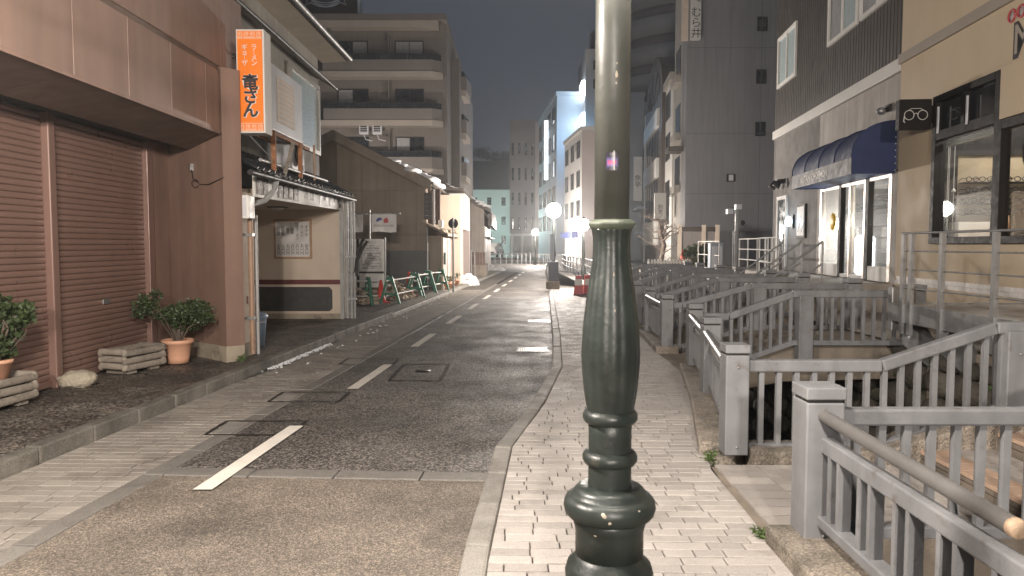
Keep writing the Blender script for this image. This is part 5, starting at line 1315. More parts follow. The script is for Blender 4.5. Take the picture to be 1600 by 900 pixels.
# parked car facing the street
def car(loc, rz, label):
    t = thing("parked_car", label, "car", loc, rz)
    body = [(-.82, .25), (-.86, .55), (-.84, .85), (-.74, .98), (-.66, 1.45), (-.55, 1.62), (.55, 1.62), (.66, 1.45), (.74, .98), (.84, .85), (.86, .55), (.82, .25)]
    vs = []; fs = []; secs = [(-2.0, .80, .62), (-1.9, .96, .66), (-1.0, 1.0, .72), (-.85, 1.0, .74), (-.2, 1.0, 1.0), (1.5, 1.0, 1.0), (1.95, .97, .9), (2.0, .9, .7)]
    for (y, sx, sz) in secs:
        for (x, z) in body: vs.append((x * sx, y, min(z, .3 + (z - .3) * sz if z > .6 else z) if sz < 1 else z))
    n = len(body)
    for j in range(len(secs) - 1):
        for i in range(n - 1): k = j * n + i; fs.append((k, k + 1, k + n + 1, k + n))
        fs.append((j * n, j * n + n, j * n + 2 * n - 1, j * n + n - 1))
    fs += [tuple(range(n)), tuple(range((len(secs) - 1) * n, len(secs) * n))]
    MB().add(vs, fs).build("body", M_facwhite, t, bevel=.03)
    MB().add([(-.60, -.86, 1.02), (.60, -.86, 1.02), (.54, -.24, 1.50), (-.54, -.24, 1.50)], [(0, 1, 2, 3)]).build("windscreen", M_winglass, t)
    MB().box(-.55, .55, -2.03, -1.98, .45, .62).build("grille", M_dark, t); MB().box(-.8, .8, -2.04, -1.95, .2, .34).build("bumper", M_dark, t)
    for s_ in (-1, 1):
        MB().box(s_ * .68 - .14, s_ * .68 + .14, -2.02, -1.9, .62, .76).build("headlight", M_acwhite, t)
        MB().box(s_ * .97 - .08, s_ * .97 + .08, -.75, -.65, .95, 1.08).build("mirror", M_facwhite, t)
        MB().box(s_ * .675 - .01, s_ * .675 + .01, -.1, 1.4, 1.0, 1.42).build("side_window", M_winglass, t)
        for y in (-1.25, 1.25):
            w_ = MB().lathe([(.20, -.11), (.32, -.10), (.33, 0), (.32, .10), (.20, .11)], 20).build("wheel", M_dark, t); w_.matrix_local = Matrix.Translation((s_ * .76, y, .33)) @ Matrix.Rotation(R(90), 4, 'Y')
            MB().lathe([(.19, -.115), (.19, .115)], 16).build("rim", M_steel, w_)
    return t
car((-2.15, 84, .25), R(-12), "white parked car facing the street beyond the far bend fence")
struct(MB().box(-9, 1, 78, 106, -.02, .25).build("car_park", M_asph))
# wooded hill
b = MB(); rn = random.Random(31); vs = []; fs = []; n = 36
ridge = [(-160 + 320 * i / n, 14 + 16 * math.exp(-((-160 + 320 * i / n + 22) / 60) ** 2) + rn.uniform(-1.2, 1.2)) for i in range(n + 1)]
for x, z in ridge: vs += [(x, 170, 0), (x, 235 + rn.uniform(-5, 5), z), (x, 330, 0)]
for i in range(n):
    for k in range(2): fs.append((3*i + k, 3*i + 3 + k, 3*i + 4 + k, 3*i + 1 + k))
struct(b.add(vs, fs, True).build("hill", M_hill))
b = MB(); k = 0; vs = []; fs = []
for i in range(170):
    x = rn.uniform(-60, 20); zz = 14 + 16 * math.exp(-((x + 22) / 60) ** 2); hh = rn.uniform(1.2, 3.6); cy = 233 + rn.uniform(-8, 4)
    for q in range(46):
        p = Vector((x + rn.gauss(0, .9), cy + rn.gauss(0, .8), zz + hh * rn.uniform(.1, 1.0) - .4)); s_ = rn.uniform(.2, .5)
        u = Vector((rn.gauss(0, 1), rn.gauss(0, 1), rn.gauss(0, 1))).normalized() * s_; v = u.cross(Vector((rn.random(), rn.random(), 1))).normalized() * s_
        k = len(vs); vs += [p - u, p + v, p + u]; fs.append((k, k + 1, k + 2))
hw = b.add(vs, fs).build("hill_wood", M_hill); hw['kind'] = 'stuff'; hw['label'] = "dark wood along the crest of the far hill"; hw['category'] = "wood"

# ------------------------------------------------------------------ grey block right of the canal and its neighbours
gb = thing("grey_block", "tall plain grey building with three small dark windows on its blank side", "building", (10.15, 43, 0))
MB().box(0, 9, 0, 1.2, 2.4, 30).build("side_wall", M_greybld, gb)
MB().box(-.55, 9, .35, 25, 2.35, 7.6).build("lower_bay", M_greybld, gb) if 0 else None
MB().box(.4, 9, .3, 1.2, 0, 2.4).build("base_wall", M_greybld, gb)
M_seam = mat("panel_seam", (.13, .13, .135), .8, .1)
for z in (4.6, 8.1, 13.0): MB().box(0, 9, -.012, .001, z, z + .03).build("seam", M_seam, gb)
for x in (1.0, 2.5, 4.3): MB().box(x, x + .025, -.012, .001, 12 if x < 4 else 2.4, 30).build("seam", M_seam, gb)
for z in (7.95, 10.95, 13.95, 16.95): window(gb, 4.02, 4.62, z, z + .82, 0, M_dark, M_winglass, .05, .03, 1)
lf = MB().box(2.4, 2.85, -.12, .001, 5.3, 5.75).build("wall_light", M_dark, gb); MB().box(2.5, 2.76, -.14, -.121, 5.36, 5.7).build("diffuser", M_acwhite, lf)
vsn = thing("vertical_sign", "tall white vertical sign with brush lettering near the top of the grey building", "sign", (10.30, 42.85, 0))
MB().box(-.02, .55, -.2, .14, 13.4, 16.4).build("case", M_facwhite, vsn, bevel=.03); MB().box(-.5, -.12, .1, .2, 13.4, 16.2).build("side_case", M_cream, vsn)
text("む\nら\n井", M_ink, vsn, (.26, -.205, 14.3), (1, 0, 0), (0, 0, 1), .62, "lettering", .95); text("御\n料\n理", M_ink, vsn, (.38, -.205, 15.85), (1, 0, 0), (0, 0, 1), .26, "small_lettering", .9)
# street facade of that block running away to the far end
d = Vector((-.094, -.9956)); far = Vector((13.0, 74)); near = Vector((10.14, 43.3)); dd = near - far; L_ = dd.length
def front(name, label): return thing(name, label, "building", (far.x, far.y, 0), ang(dd))
fc = front("balcony_front", "beige street front with small balconies adjoining the plain grey building")
MB().box(L_ - 5, L_, 0, 2.5, 2.4, 24).build("wall", M_facade, fc)
for z in (5.2, 8.4, 11.9):
    MB().box(L_ - 4.2, L_ - 2.0, -.03, .01, z, z + 1.9).build("recess", M_winglass, fc); MB().box(L_ - 4.3, L_ - 1.9, -.35, -.001, z - .35, z + .1).build("balcony", M_facade, fc)
    MB().box(L_ - 1.1, L_ - .6, -.02, .01, z + .3, z + 1.5).build("slit_window", M_winglass, fc)
MB().box(L_ - 1.6, L_ - .2, -.9, -.001, 7.15, 7.45).build("canopy", M_brownframe, fc)
fc = front("narrow_shop_house", "narrow white street front with dark window bands")
MB().box(L_ - 9, L_ - 5.01, -.1, 8, .4, 12.4).build("wall", M_facwhite, fc)
for z0, z1 in ((3.0, 6.0), (7.4, 9.2), (10.2, 12.0)): MB().box(L_ - 8.6, L_ - 6.2, -.13, -.09, z0, z1).build("window_band", M_winglass, fc)
MB().box(L_ - 9.0, L_ - 5.0, -.3, 8, 12.4, 12.9).build("cornice", M_facade, fc)
fc = front("arched_front", "dark brown street front with an arched top and fan window")
c0 = L_ - 15.5; hw_ = 6.49
arch = [(c0 - hw_, 0), (c0 + hw_, 0)] + [(c0 + hw_ * math.cos(a_), 12.6 + 3.5 * math.sin(a_)) for a_ in [math.pi * k / 16 for k in range(17)]]
MB().prism(arch, lambda a_, b_, q: (a_, q, b_), -.35, 8).build("wall", M_brownframe, fc)
for z0, z1 in ((10.3, 11.6), (6.6, 8.0), (1.6, 3.4)): MB().box(c0 - hw_ + .5, c0 + hw_ - 1.6, -.55, -.351, z0, z1).build("spandrel", M_facwhite, fc)
for z0, z1 in ((3.5, 6.5), (8.1, 10.2)):
    for k in range(5): MB().box(c0 - 5.8 + k * 2.1, c0 - 4.3 + k * 2.1, -.39, -.352, z0, z1).build("window_strip", M_winglass, fc)
for k in range(4):
    a0 = R(12 + k * 40); pts = [(c0 + r_ * math.cos(a_), 12.3 + r_ * .52 * math.sin(a_)) for r_, a_ in ((.9, a0), (5.4, a0), (5.4, a0 + R(17)), (5.4, a0 + R(34)), (.9, a0 + R(34)))]
    MB().prism(pts, lambda a_, b_, q: (a_, q, b_), -.39, -.352).build("fan_window", M_winglass, fc)
MB().box(c0 - hw_ - .6, c0 - hw_ - .01, -.4, 8, 0, 13.0).build("divider", M_facwhite, fc)
fc = front("low_front", "low beige street front with pale awnings")
MB().box(L_ - 30, L_ - 22.62, 0, 8, 0, 8.2).build("wall", M_facade, fc)
for z in (2.6, 4.9): MB().box(L_ - 29.5, L_ - 23, -.9, -.001, z, z + .25).build("awning", M_farblue, fc)
for (s0, z0, z1, lab, tx, sz) in ((L_ - 23.5, 5.6, 9.6, "white vertical sign with brush lettering hung from the low street front", "魚\n亭", .6), (L_ - 4.6, 3.3, 5.0, "pale vertical sign board hung below the grey block's balconies", "割\n烹", .34)):
    c_ = far + dd.normalized() * s0 + Vector((-.9, 0))
    t = thing("vertical_sign", lab, "sign", (c_.x, c_.y, 0)); MB().box(-.38, .38, -.1, .1, z0, z1).build("case", M_facwhite, t, bevel=.03); text(tx, M_ink, t, (0, -.105, (z0 + z1) / 2 - .25), (1, 0, 0), (0, 0, 1), sz, "lettering", 1.0)
    MB().bar((.38, 0, z1 - .2), (.95, 0, z1 - .2), .05, .05).build("arm", M_dark, t)
# curved banded tower behind
ct = thing("banded_tower", "curved tower with alternating pale and dark bands behind the grey block", "building", (21.5, 92, 0))
for k in range(13):
    z = k * 3.2; MB().lathe([(9, z), (9, z + 2.1)], 48).build("band", M_farwhite if k else M_fargrey, ct); MB().lathe([(8.8, z + 2.1), (8.8, z + 3.2)], 48).build("window_band", M_fargrey, ct)

# ------------------------------------------------------------------ yard between shops and grey block
bt = thing("bare_tree", "leafless pruned tree with crooked branches behind the canal", "tree", (5.55, 27.0, ZB)); bt.scale = (.8, .8, .78)
rn = random.Random(17)
MB().tube([(0, 0, 0), (-.05, 0, .8), (.1, 0, 1.5), (-.1, 0, 2.1), (-.05, 0, 2.5)], [.13, .11, .10, .09, .07], 8).build("trunk", M_bark, bt)
b = MB(); b2 = MB()
for i in range(16):
    z = rn.uniform(.9, 2.5); a_ = rn.uniform(0, 6.28); p = Vector((0, 0, z)); ln = rn.uniform(.5, 1.1); pts = [p]
    for k in range(4): p = p + Vector((math.cos(a_) * ln * .25, math.sin(a_) * ln * .25, rn.uniform(.0, .22))); a_ += rn.uniform(-.6, .6); pts.append(p)
    b.tube(pts, [.045, .036, .026, .018, .010], 6)
    for q in pts[1:]:
        for _ in range(4): b2.tube([q, q + Vector((rn.gauss(0, .16), rn.gauss(0, .16), rn.uniform(.05, .35)))], [.009, .004], 4)
b.build("branches", M_bark, bt); o = b2.build("twigs", M_bark, bt); o['kind'] = 'stuff'
t = thing("dry_shrub", "brown twiggy shrub below the leafless tree", "shrub", (6.0, 26.3, ZB)); twigs(t, (0, 0, 0), (0, 0, .45), (.7, .5, .5), 90, M_bark, .012, 4, "stems"); foliage(t, (0, 0, .4), (.7, .5, .35), 400, mat("dry_leaf", (.16, .11, .06), .8, .4, 8), (.06, .03), seed=6)
t = thing("green_bush", "round evergreen bush beside a red cone behind the railings", "bush", (7.3, 28.0, ZB)); twigs(t, (0, 0, 0), (0, 0, .6), (.8, .6, .4), 14, M_twig, .02, 3); foliage(t, (0, 0, .75), (.85, .6, .50), 3200, M_leaf2, (.09, .045), seed=7)
cone((6.45, 27.6, ZB + .35), "red traffic cone on a kerb beside the evergreen bush", .65)
struct(MB().box(5.9, 8.6, 27.3, 29.5, 0, ZB + .35).build("raised_bed", M_conc))
gt_ = thing("timber_gate", "grey timber gate with concrete posts below the grey building's overhang", "gate", (0, 0, 0))
for k in range(3): MB().box(8.75 + k * .62, 9.35 + k * .62, 38.0, 38.06, ZB, 2.3).build("panel", M_fargrey, gt_)
for x in (8.7, 9.95, 10.65): MB().box(x - .1, x + .1, 37.9, 38.0, ZB, 2.65).build("post", M_cream, gt_)
MB().box(8.6, 10.75, 37.95, 38.05, 2.32, 2.55).build("beam", M_brownframe, gt_)
pf = thing("picket_fence", "low white picket fence in front of the leafless tree", "fence", (0, 0, 0))
for k in range(14): MB().box(4.75 + k * .11, 4.81 + k * .11, 25.5, 25.53, ZB, 1.10).build("picket", M_white, pf)
for z in (.65, .98): MB().box(4.75, 6.25, 25.53, 25.56, z, z + .05).build("rail", M_white, pf)
cp = thing("camera_pole", "slim grey pole carrying a camera and small lamps among the railings", "pole", (6.75, 22.0, ZB))
MB().tube([(0, 0, 0), (0, 0, 2.35)], .05, 10).build("pole", M_pipe_grey, cp); MB().tube([(-.09, 0, 0), (-.09, 0, 1.6)], .02, 8).build("conduit", M_pipe_grey, cp)
MB().box(-.30, -.14, -.1, .1, 2.12, 2.26).build("camera", M_acwhite, cp); MB().bar((-.14, 0, 2.2), (0, 0, 2.2), .03, .03).build("arm", M_steel, cp); MB().box(-.05, .12, -.1, .1, 2.25, 2.40).build("camera", M_acwhite, cp); MB().sphere((.18, 0, 1.85), .08, 8, 6).build("lamp", M_dark, cp); MB().sphere((.45, 6, 1.3), .12, 8, 6).build("vent", M_dark, cp) if 0 else None
bx = thing("white_cabinet", "pale blue equipment cabinet standing beside the camera pole", "cabinet", (6.35, 22.8, ZB)); MB().box(-.2, .2, -.15, .15, 0, 1.25).build("case", M_farblue, bx, bevel=.02); MB().box(-.16, .16, -.158, -.149, .1, 1.15).build("door", M_acwhite, bx)
# red and white barricades on the walkway
for k, (x, y) in enumerate(((2.02, 22.1), (2.32, 22.3), (2.62, 22.9))):
    t = thing("red_barricade", "red plastic barricade with white reflective band on the walkway", "barricade", (x, y, ZW), .2 * k - .1, "red barricades on the walkway"); t.scale = (.8, .8, .85)
    MB().add([(-.19, -.17, 0), (.19, -.17, 0), (.19, .17, 0), (-.19, .17, 0), (-.12, -.05, .72), (.12, -.05, .72), (.12, .05, .72), (-.12, .05, .72)], [(0, 1, 2, 3), (4, 5, 6, 7), (0, 1, 5, 4), (1, 2, 6, 5), (2, 3, 7, 6), (3, 0, 4, 7)]).build("body", M_redpl, t, bevel=.015)
    MB().add([(-.155, -.128, .36), (.155, -.128, .36), (.135, -.088, .58), (-.135, -.088, .58)], [(0, 1, 2, 3)]).build("reflective_band", M_facwhite, t)
    MB().box(-.21, .21, -.2, .2, -.001, .04).build("foot", M_dark, t)
# ------------------------------------------------------------------ shops on the far bank (facade frame: X towards the viewer, -Y over the canal)
FO = Vector((7.53, 21.1)); FD = Vector((-1.13, -11.98)).normalized(); FA = ang(FD)
def FW(s, out, z):            # facade coordinates to world
    n = Vector((-FD.y, FD.x)); p = FO + FD * s - n * out
    return (p.x, p.y, z)
def shop(name, label, cat="building", group=None): return thing(name, label, cat, (FO.x, FO.y, 0), FA, group)
db = shop("dark_clad_building", "two-storey building with dark ribbed cladding over a pale shopfront")
MB().box(0, 8.39, .02, 9, 4.83, 11).build("upper_wall", M_darkclad, db)
for k in range(56): MB().box(k * .15 + .012, k * .15 + .13, -.012, .021, 4.85, 11).build("cladding_rib", M_darkclad, db)
MB().box(-.02, 8.40, -.07, .03, 4.60, 4.83).build("white_band", M_facwhite, db, bevel=.008)
for k, (a_, b_, z0, z1) in enumerate(((.30, 2.05, 5.97, 7.35), (4.5, 6.27, 6.02, 7.5), (6.4, 8.1, 6.02, 7.5))):
    window(db, a_, b_, z0, z1, -.012, M_white, [M_curtain if k else M_frost, M_frost], .085, .05)
MB().box(0, 3.99, 0, 9, .3, 4.6).build("mortar_wall", M_mortar, db)
MB().box(-.001, .05, -.01, 9, .3, 4.59).build("corner_edge", M_fargrey, db)
MB().box(3.99, 8.39, .06, 9, 2.90, 4.6).build("lintel_wall", M_panel, db)
for a_, b_ in zip((3.99, 4.25, 5.43, 5.80, 6.31, 7.10, 7.96), (4.25, 5.43, 5.80, 6.31, 7.10, 7.96, 8.39)): MB().box(a_ + .004, b_ - .004, -.004, .06, 2.92, 4.59).build("pale_panel", M_panel, db)
for k, s_ in enumerate((5.52, 6.38, 8.03)): MB().box(s_, s_ + .02, -.014, -.004, 3.6 + .1 * k, 4.58).build("rust_streak_pipe", M_panel, db) if 0 else None
dr = MB().box(.54, .64, -.06, .01, .93, 2.94).box(1.39, 1.49, -.06, .01, .93, 2.94).box(.64, 1.39, -.06, .01, 2.84, 2.94).build("door_frame", M_facwhite, db)
MB().box(.64, 1.39, -.03, .012, .93, 2.84).build("door", M_winglass, db)
MB().lathe([(.02, -.05), (.02, .05)], 10, (1.30, -.07, 1.85)).build("door_handle", M_steel, db)
po = MB().box(2.44, 3.13, -.05, .01, 1.78, 2.62).build("poster_frame", M_woodblk, db); MB().box(2.50, 3.07, -.056, -.049, 1.84, 2.56).build("poster", M_paper, po)
for k in range(6): MB().sphere((2.6 + .08 * k, -.057, 2.0 + .09 * (k % 4)), .05, 8, 5, (1, .06, 1.4)).build("poster_motif", M_ink, po)
sl = shop("twin_spotlight", "black twin spotlight fixed on the mortar wall above the door", "spotlight")
MB().box(.93, 1.13, -.12, 0, 3.28, 3.40).build("mount", M_dark, sl)
for s_ in (-1, 1): MB().lathe([(.05, -.12), (.09, .05), (.10, .10)], 14).build("head", M_dark, sl).matrix_local = Matrix.Translation((1.03 + s_ * .22, -.22, 3.26)) @ Matrix.Rotation(R(150), 4, 'X')
# cool wall lamp between door and poster
wl_ = shop("wall_lamp", "bright bluish lamp on the mortar wall between door and framed poster", "lamp")
MB().box(1.93, 2.11, -.05, 0, 2.05, 2.38).build("mount", M_dark, wl_); MB().sphere((2.02, -.13, 2.22), .085, 14, 10, (1, 1, 1.6)).build("lens", M_litcool, wl_)
ld = bpy.data.lights.new("wall_lamp_light", 'POINT'); ld.energy = 9; ld.color = (.7, .85, 1); ld.shadow_soft_size = .08
lo = bpy.data.objects.new("wall_lamp_light", ld); COL.objects.link(lo); lo.parent = wl_; lo.location = (2.02, -.30, 2.22)
# shopfront: steel frames and glass, lit room behind
for (a_, b_) in ((3.99, 4.20), (8.10, 8.39)): MB().box(a_, b_, -.02, .5, .3, 2.90).build("pier", M_panel, db)
for (a_, b_, m_) in ((4.20, 4.30, M_stainless), (5.42, 5.56, M_woodblk), (6.02, 6.10, M_stainless), (6.82, 6.90, M_stainless), (6.90, 7.06, M_woodblk), (7.98, 8.10, M_stainless)): MB().box(a_, b_, -.03, .08, .93, 2.90).build("mullion", m_, db, bevel=.006)
for (a_, b_) in ((4.30, 5.42), (5.56, 6.02), (6.10, 6.82), (7.06, 7.98)):
    MB().box(a_, b_, .02, .03, 1.20 if a_ > 7 or a_ < 5 else 1.0, 2.82).build("glass_pane", M_pane2, db); MB().box(a_, b_, -.02, .07, 2.82, 2.90).build("transom", M_stainless, db); MB().box(a_, b_, -.02, .07, .93, 1.20 if a_ > 7 or a_ < 5 else 1.0).build("kick_panel", M_facwhite, db)
MB().box(3.9, 8.39, 2.3, 2.4, .93, 3.0).build("room_back", M_room, db); MB().box(3.9, 8.39, .5, 2.4, 2.95, 3.02).build("room_ceiling", M_room, db); MB().box(3.9, 8.39, .08, 2.4, .85, .93).build("room_floor", M_deck, db); MB().box(3.85, 3.92, .08, 2.4, .93, 3.0).build("room_side", M_room, db); MB().box(8.36, 8.44, .5, 2.4, .93, 3.0).build("room_side", M_room, db)
MB().lathe([(.19, -.004), (.19, .004)], 28).build("yellow_disc", M_yellow, db).matrix_local = Matrix.Translation((4.96, .012, 2.12)) @ Matrix.Rotation(R(90), 4, 'X')
fl_ = shop("added_glow_lantern", "added glowing lantern standing in for glare in the shop glass", "lamp"); MB().lathe([(.15, .95), (.20, 1.0), (.20, 1.75), (.15, 1.82)], 20, (4.85, .75, 0)).build("shade", M_litwhite, fl_)  # glowing body added in place of the glare on the glass
ld = bpy.data.lights.new("added_lantern_light", 'POINT'); ld.energy = 110; ld.color = (1, .95, .88); ld.shadow_soft_size = .15
lo = bpy.data.objects.new("added_lantern_light", ld); COL.objects.link(lo); lo.parent = fl_; lo.location = (4.85, .45, 1.9)
pn = shop("added_glow_globe", "added glowing globe standing in for a lamp reflection in the shop glass", "lamp"); MB().sphere((7.75, .55, 2.22), .12, 16, 10).build("globe", emis("warm_globe", (1, .93, .8), 25), pn); MB().tube([(7.75, .55, 2.33), (7.75, .55, 2.94)], .008, 6).build("cord", M_dark, pn)  # glowing globe added in place of a lamp reflection on the glass
ld = bpy.data.lights.new("added_globe_light", 'POINT'); ld.energy = 45; ld.color = (1, .9, .75); ld.shadow_soft_size = .12
lo = bpy.data.objects.new("added_globe_light", ld); COL.objects.link(lo); lo.parent = pn; lo.location = (7.75, .40, 2.05)
sd = shop("display_stand", "white display stand with small vases behind the shop glass", "stand"); MB().box(7.2, 7.85, .6, 1.1, .93, 1.75).build("plinth", M_facwhite, sd)
for k in range(4): MB().lathe([(.03, 0), (.05, .06), (.03, .13), (.035, .16)], 12, (7.28 + k * .16, .8, 1.75)).build("vase", M_wood if k % 2 else M_farblue, sd)
# awning
aw = shop("awning", "navy barrel awning with a grey lettered valance above the shop door", "awning")
sA, sB, zt, zv, zb_ = 4.55, 8.20, 3.78, 3.15, 2.86; pr_ = .76
curve = [(pr_ * math.sin(t), zv + (zt - zv) * (math.cos(t)) ** .85) for t in [math.pi / 2 * k / 10 for k in range(11)]]
nb_ = 4
for k in range(nb_):
    a_, b_ = lerp(sA, sB, k / nb_), lerp(sA, sB, (k + 1) / nb_); vs = []; fs = []; m_ = 6
    for i in range(m_ + 1):
        s_ = lerp(a_, b_, i / m_); bul = -.035 * math.sin(math.pi * i / m_)
        for (o_, z) in curve: vs.append((s_, -(o_ * (1 + bul)), z + bul * (z - zv)))
    n_ = len(curve)
    for i in range(m_):
        for j in range(n_ - 1): q = i * n_ + j; fs.append((q, q + 1, q + n_ + 1, q + n_))
    MB().add(vs, fs, True).build("canopy_bay", M_awn, aw)
    MB().box(a_ + .002, b_ - .002, -pr_ - .006, -pr_ + .006, zb_, zv).build("valance", M_awnv, aw)
for k in range(nb_ + 1): s_ = lerp(sA, sB, k / nb_); MB().tube([(s_, -o_ - .004, z + .004) for o_, z in curve], .010, 5).build("rib", M_awn, aw)
for s_ in (sA, sB): MB().prism([(0, zb_)] + [(o_, z) for o_, z in curve] + [(pr_, zb_)], lambda a_, b_, d: (d, -a_, b_), s_ - .004, s_ + .004).build("end_panel", M_awn, aw)
for k in range(8): MB().sphere((sB + .006, -.025, 2.92 + k * .115), .012, 6, 4).build("stud", M_acwhite, aw)
MB().box(sA, sB, -pr_ + .01, -.02, zb_ + .02, zb_ + .05).build("underside", M_awn, aw)
text("KUTANI CHOEMON", M_facwhite, aw, (lerp(sA, sB, .42), -pr_ - .009, 3.0), (1, 0, 0), (0, 0, 1), .205, "lettering", sx=.92, off=.003)
cc = shop("security_camera", "grey dome security camera on the pale panels above the awning", "camera"); MB().sphere((7.79, -.12, 4.02), .075, 12, 8, (1, 1.2, .9)).build("dome", M_steel, cc); MB().box(7.76, 7.96, -.05, 0, 4.0, 4.12).build("mount", M_dark, cc)

# ------------------------------------------------------------------ beige optician's shop
be = shop("beige_shop", "beige rendered shop with black framed display window and taupe band")
MB().box(8.40, 9.74, -.05, 9, .3, 4.70).build("wall", M_beige, be); MB().box(9.74, 17, -.05, 9, 3.88, 4.70).build("wall", M_beige, be); MB().box(9.74, 17, -.05, .3, .3, 1.64).build("sill_wall", M_beige, be); MB().box(13.35, 17, -.05, 9, 1.64, 3.88).build("wall", M_beige, be)
MB().box(8.40, 17, -.05, 9, 4.86, 11).build("upper_wall", M_beige, be); MB().box(8.39, 17, -.10, 9, 4.70, 4.86).build("band", M_beigeband, be)
MB().box(11.63, 13.4, -.15, -.051, 3.22, 3.88).build("box_bay", M_beige, be, bevel=.006)
MB().box(9.74, 13.35, 2.0, 2.1, 1.6, 3.9).build("room_back", M_room, be); MB().box(9.74, 13.35, .3, 2.0, 1.3, 1.40).build("room_floor", M_wood, be); MB().box(9.66, 9.74, .25, 2.0, 1.3, 3.9).build("room_side", M_room, be)
fr = MB()
for (a_, b_, z0, z1) in ((9.72, 9.84, 1.62, 3.88), (11.44, 11.62, 1.62, 3.88), (13.2, 13.35, 1.62, 3.22), (9.84, 11.44, 3.78, 3.88), (9.84, 11.44, 3.20, 3.34), (9.84, 11.44, 1.62, 1.72), (11.62, 13.2, 1.62, 1.72), (11.62, 13.2, 3.10, 3.22), (10.58, 10.68, 3.34, 3.78)): fr.box(a_, b_, -.11, .02, z0, z1)
fro = fr.build("window_frame", M_woodblk, be, bevel=.006)
for (a_, b_, z0, z1) in ((9.84, 10.58, 3.34, 3.78), (10.68, 11.44, 3.34, 3.78)): MB().box(a_, b_, -.03, -.02, z0, z1).build("pane", M_winglass, fro)
for s_ in (9.90, 10.74): MB().box(s_, s_ + .035, -.125, -.105, 3.30, 3.70).build("white_strip", M_acwhite, fro)
for (a_, b_, z0, z1) in ((9.84, 11.44, 1.72, 3.20), (11.62, 13.2, 1.72, 3.10)): MB().box(a_, b_, -.03, -.022, z0, z1).build("glass_pane", M_pane, fro)
bl = shop("window_blind", "raised white blind with pull cords inside the display window", "blind")
for k in range(3): MB().box(9.90, 11.42, .03, .09, 3.10 + k * .028, 3.122 + k * .028).build("slat", M_facwhite, bl)
for s_ in (9.93, 9.97, 10.12): MB().tube([(s_, .05, 3.1), (s_, .05, 1.75)], .004, 5).build("cord", M_facwhite, bl)
MB().lathe([(.0, .04), (.03, 0), (.028, -.02), (.0, -.025)], 12, (10.12, .05, 2.42)).build("pull", M_facwhite, bl)
cl2 = shop("added_ceiling_lamp", "small white ceiling lamp inside the optician's display window", "lamp"); MB().lathe([(.12, 3.80), (.13, 3.84), (.10, 3.88)], 16, (10.9, 1.0, 0)).build("lamp_disc", emis("added_ceiling_lamp_white", (1, .96, .9), 3), cl2)  # lamp added to brighten the display window
ld = bpy.data.lights.new("added_ceiling_lamp_light", 'POINT'); ld.energy = 130; ld.color = (1, .95, .88); ld.shadow_soft_size = .12
lo = bpy.data.objects.new("added_ceiling_lamp_light", ld); COL.objects.link(lo); lo.parent = cl2; lo.location = (10.9, 1.0, 3.7)
MB().box(9.7, 13.4, .02, 2.1, 3.9, 3.95).build("room_ceiling", M_room, be)
# shelves of spectacles
shf = shop("display_shelves", "black display shelves on the grey side wall of the display window", "shelves")
for z in (2.56, 2.40, 2.24, 2.08): MB().box(9.745, 9.95, .30, 1.99, z - .014, z).build("shelf", M_woodblk, shf)
MB().box(9.745, 9.80, .02, 1.99, 2.98, 3.88).build("dark_header", M_woodblk, shf); MB().box(9.745, 9.79, .02, .26, 1.41, 2.98).build("dark_jamb", M_woodblk, shf)
MB().box(9.76, 10.1, .15, .62, 1.41, 1.95).build("cabinet", M_facwhite, shf); MB().box(9.76, 10.1, .9, 1.9, 1.41, 1.80).build("counter", M_woodblk, shf)
def specs():
    b = MB()
    for s_ in (-1, 1):
        b.tube([(s_ * .055 + .042 * math.cos(t), 0, .045 + .036 * math.sin(t)) for t in [math.pi * 2 * k / 12 for k in range(13)]], .007, 5)
        b.tube([(s_ * .098, 0, .06), (s_ * .10, .12, .06), (s_ * .10, .15, .03)], .006, 4)
    b.tube([(-.014, 0, .055), (.014, 0, .055)], .006, 4); me = b.mesh("spectacles"); me.materials.append(M_ink); return me
sm = specs(); rn = random.Random(2)
for z in (2.56, 2.40, 2.24, 2.08):
    for k in range(7):
        p = FW(9.87, -(.42 + k * .24 + rn.uniform(-.02, .02)), z + .002)
        o = link("spectacles", sm, None, None, p, FA + R(90) + rn.uniform(-.2, .2)); tag(o, "pair of dark spectacles on a display shelf in the shop window", "spectacles", "spectacles on display")
bu = shop("display_bust", "light wooden head-shaped stand on the display window floor", "stand"); MB().lathe([(.09, 1.40), (.09, 1.44), (.03, 1.47), (.03, 1.62), (.07, 1.72), (.11, 1.84), (.115, 1.95), (.10, 2.04), (.0, 2.09)], 20, (10.15, .72, .0)).build("bust", M_wood, bu)
wr = shop("round_ornament", "round black ornament hanging inside the display window", "ornament"); MB().tube([(12.1 + .28 * math.cos(t), .12, 2.78 + .28 * math.sin(t)) for t in [math.pi * 2 * k / 20 for k in range(21)]], .07, 8).build("ring", M_woodblk, wr)
# projecting sign with spectacles outline
bs = shop("projecting_sign", "black projecting sign with a white spectacles outline on the beige shop", "sign")
MB().box(9.58, 9.72, -.60, -.12, 3.40, 3.86).build("case", M_woodblk, bs, bevel=.008); MB().box(9.60, 9.70, -.12, -.05, 3.5, 3.76).build("mount", M_woodblk, bs)
b = MB()
for c_ in (-.455, -.255): b.tube([(9.726, c_ + .072 * math.cos(t), 3.615 + .072 * math.sin(t)) for t in [math.pi * 2 * k / 20 for k in range(21)]], .006, 6)
b.tube([(9.726, -.383, 3.63), (9.726, -.355, 3.645), (9.726, -.327, 3.63)], .006, 6); b.tube([(9.726, -.50, 3.67), (9.726, -.42, 3.715), (9.726, -.29, 3.715), (9.726, -.21, 3.67)], .005, 6); b.tube([(9.726, -.525, 3.60), (9.726, -.535, 3.52), (9.726, -.515, 3.50)], .008, 6)
b.build("spectacles_emblem", M_facwhite, bs)
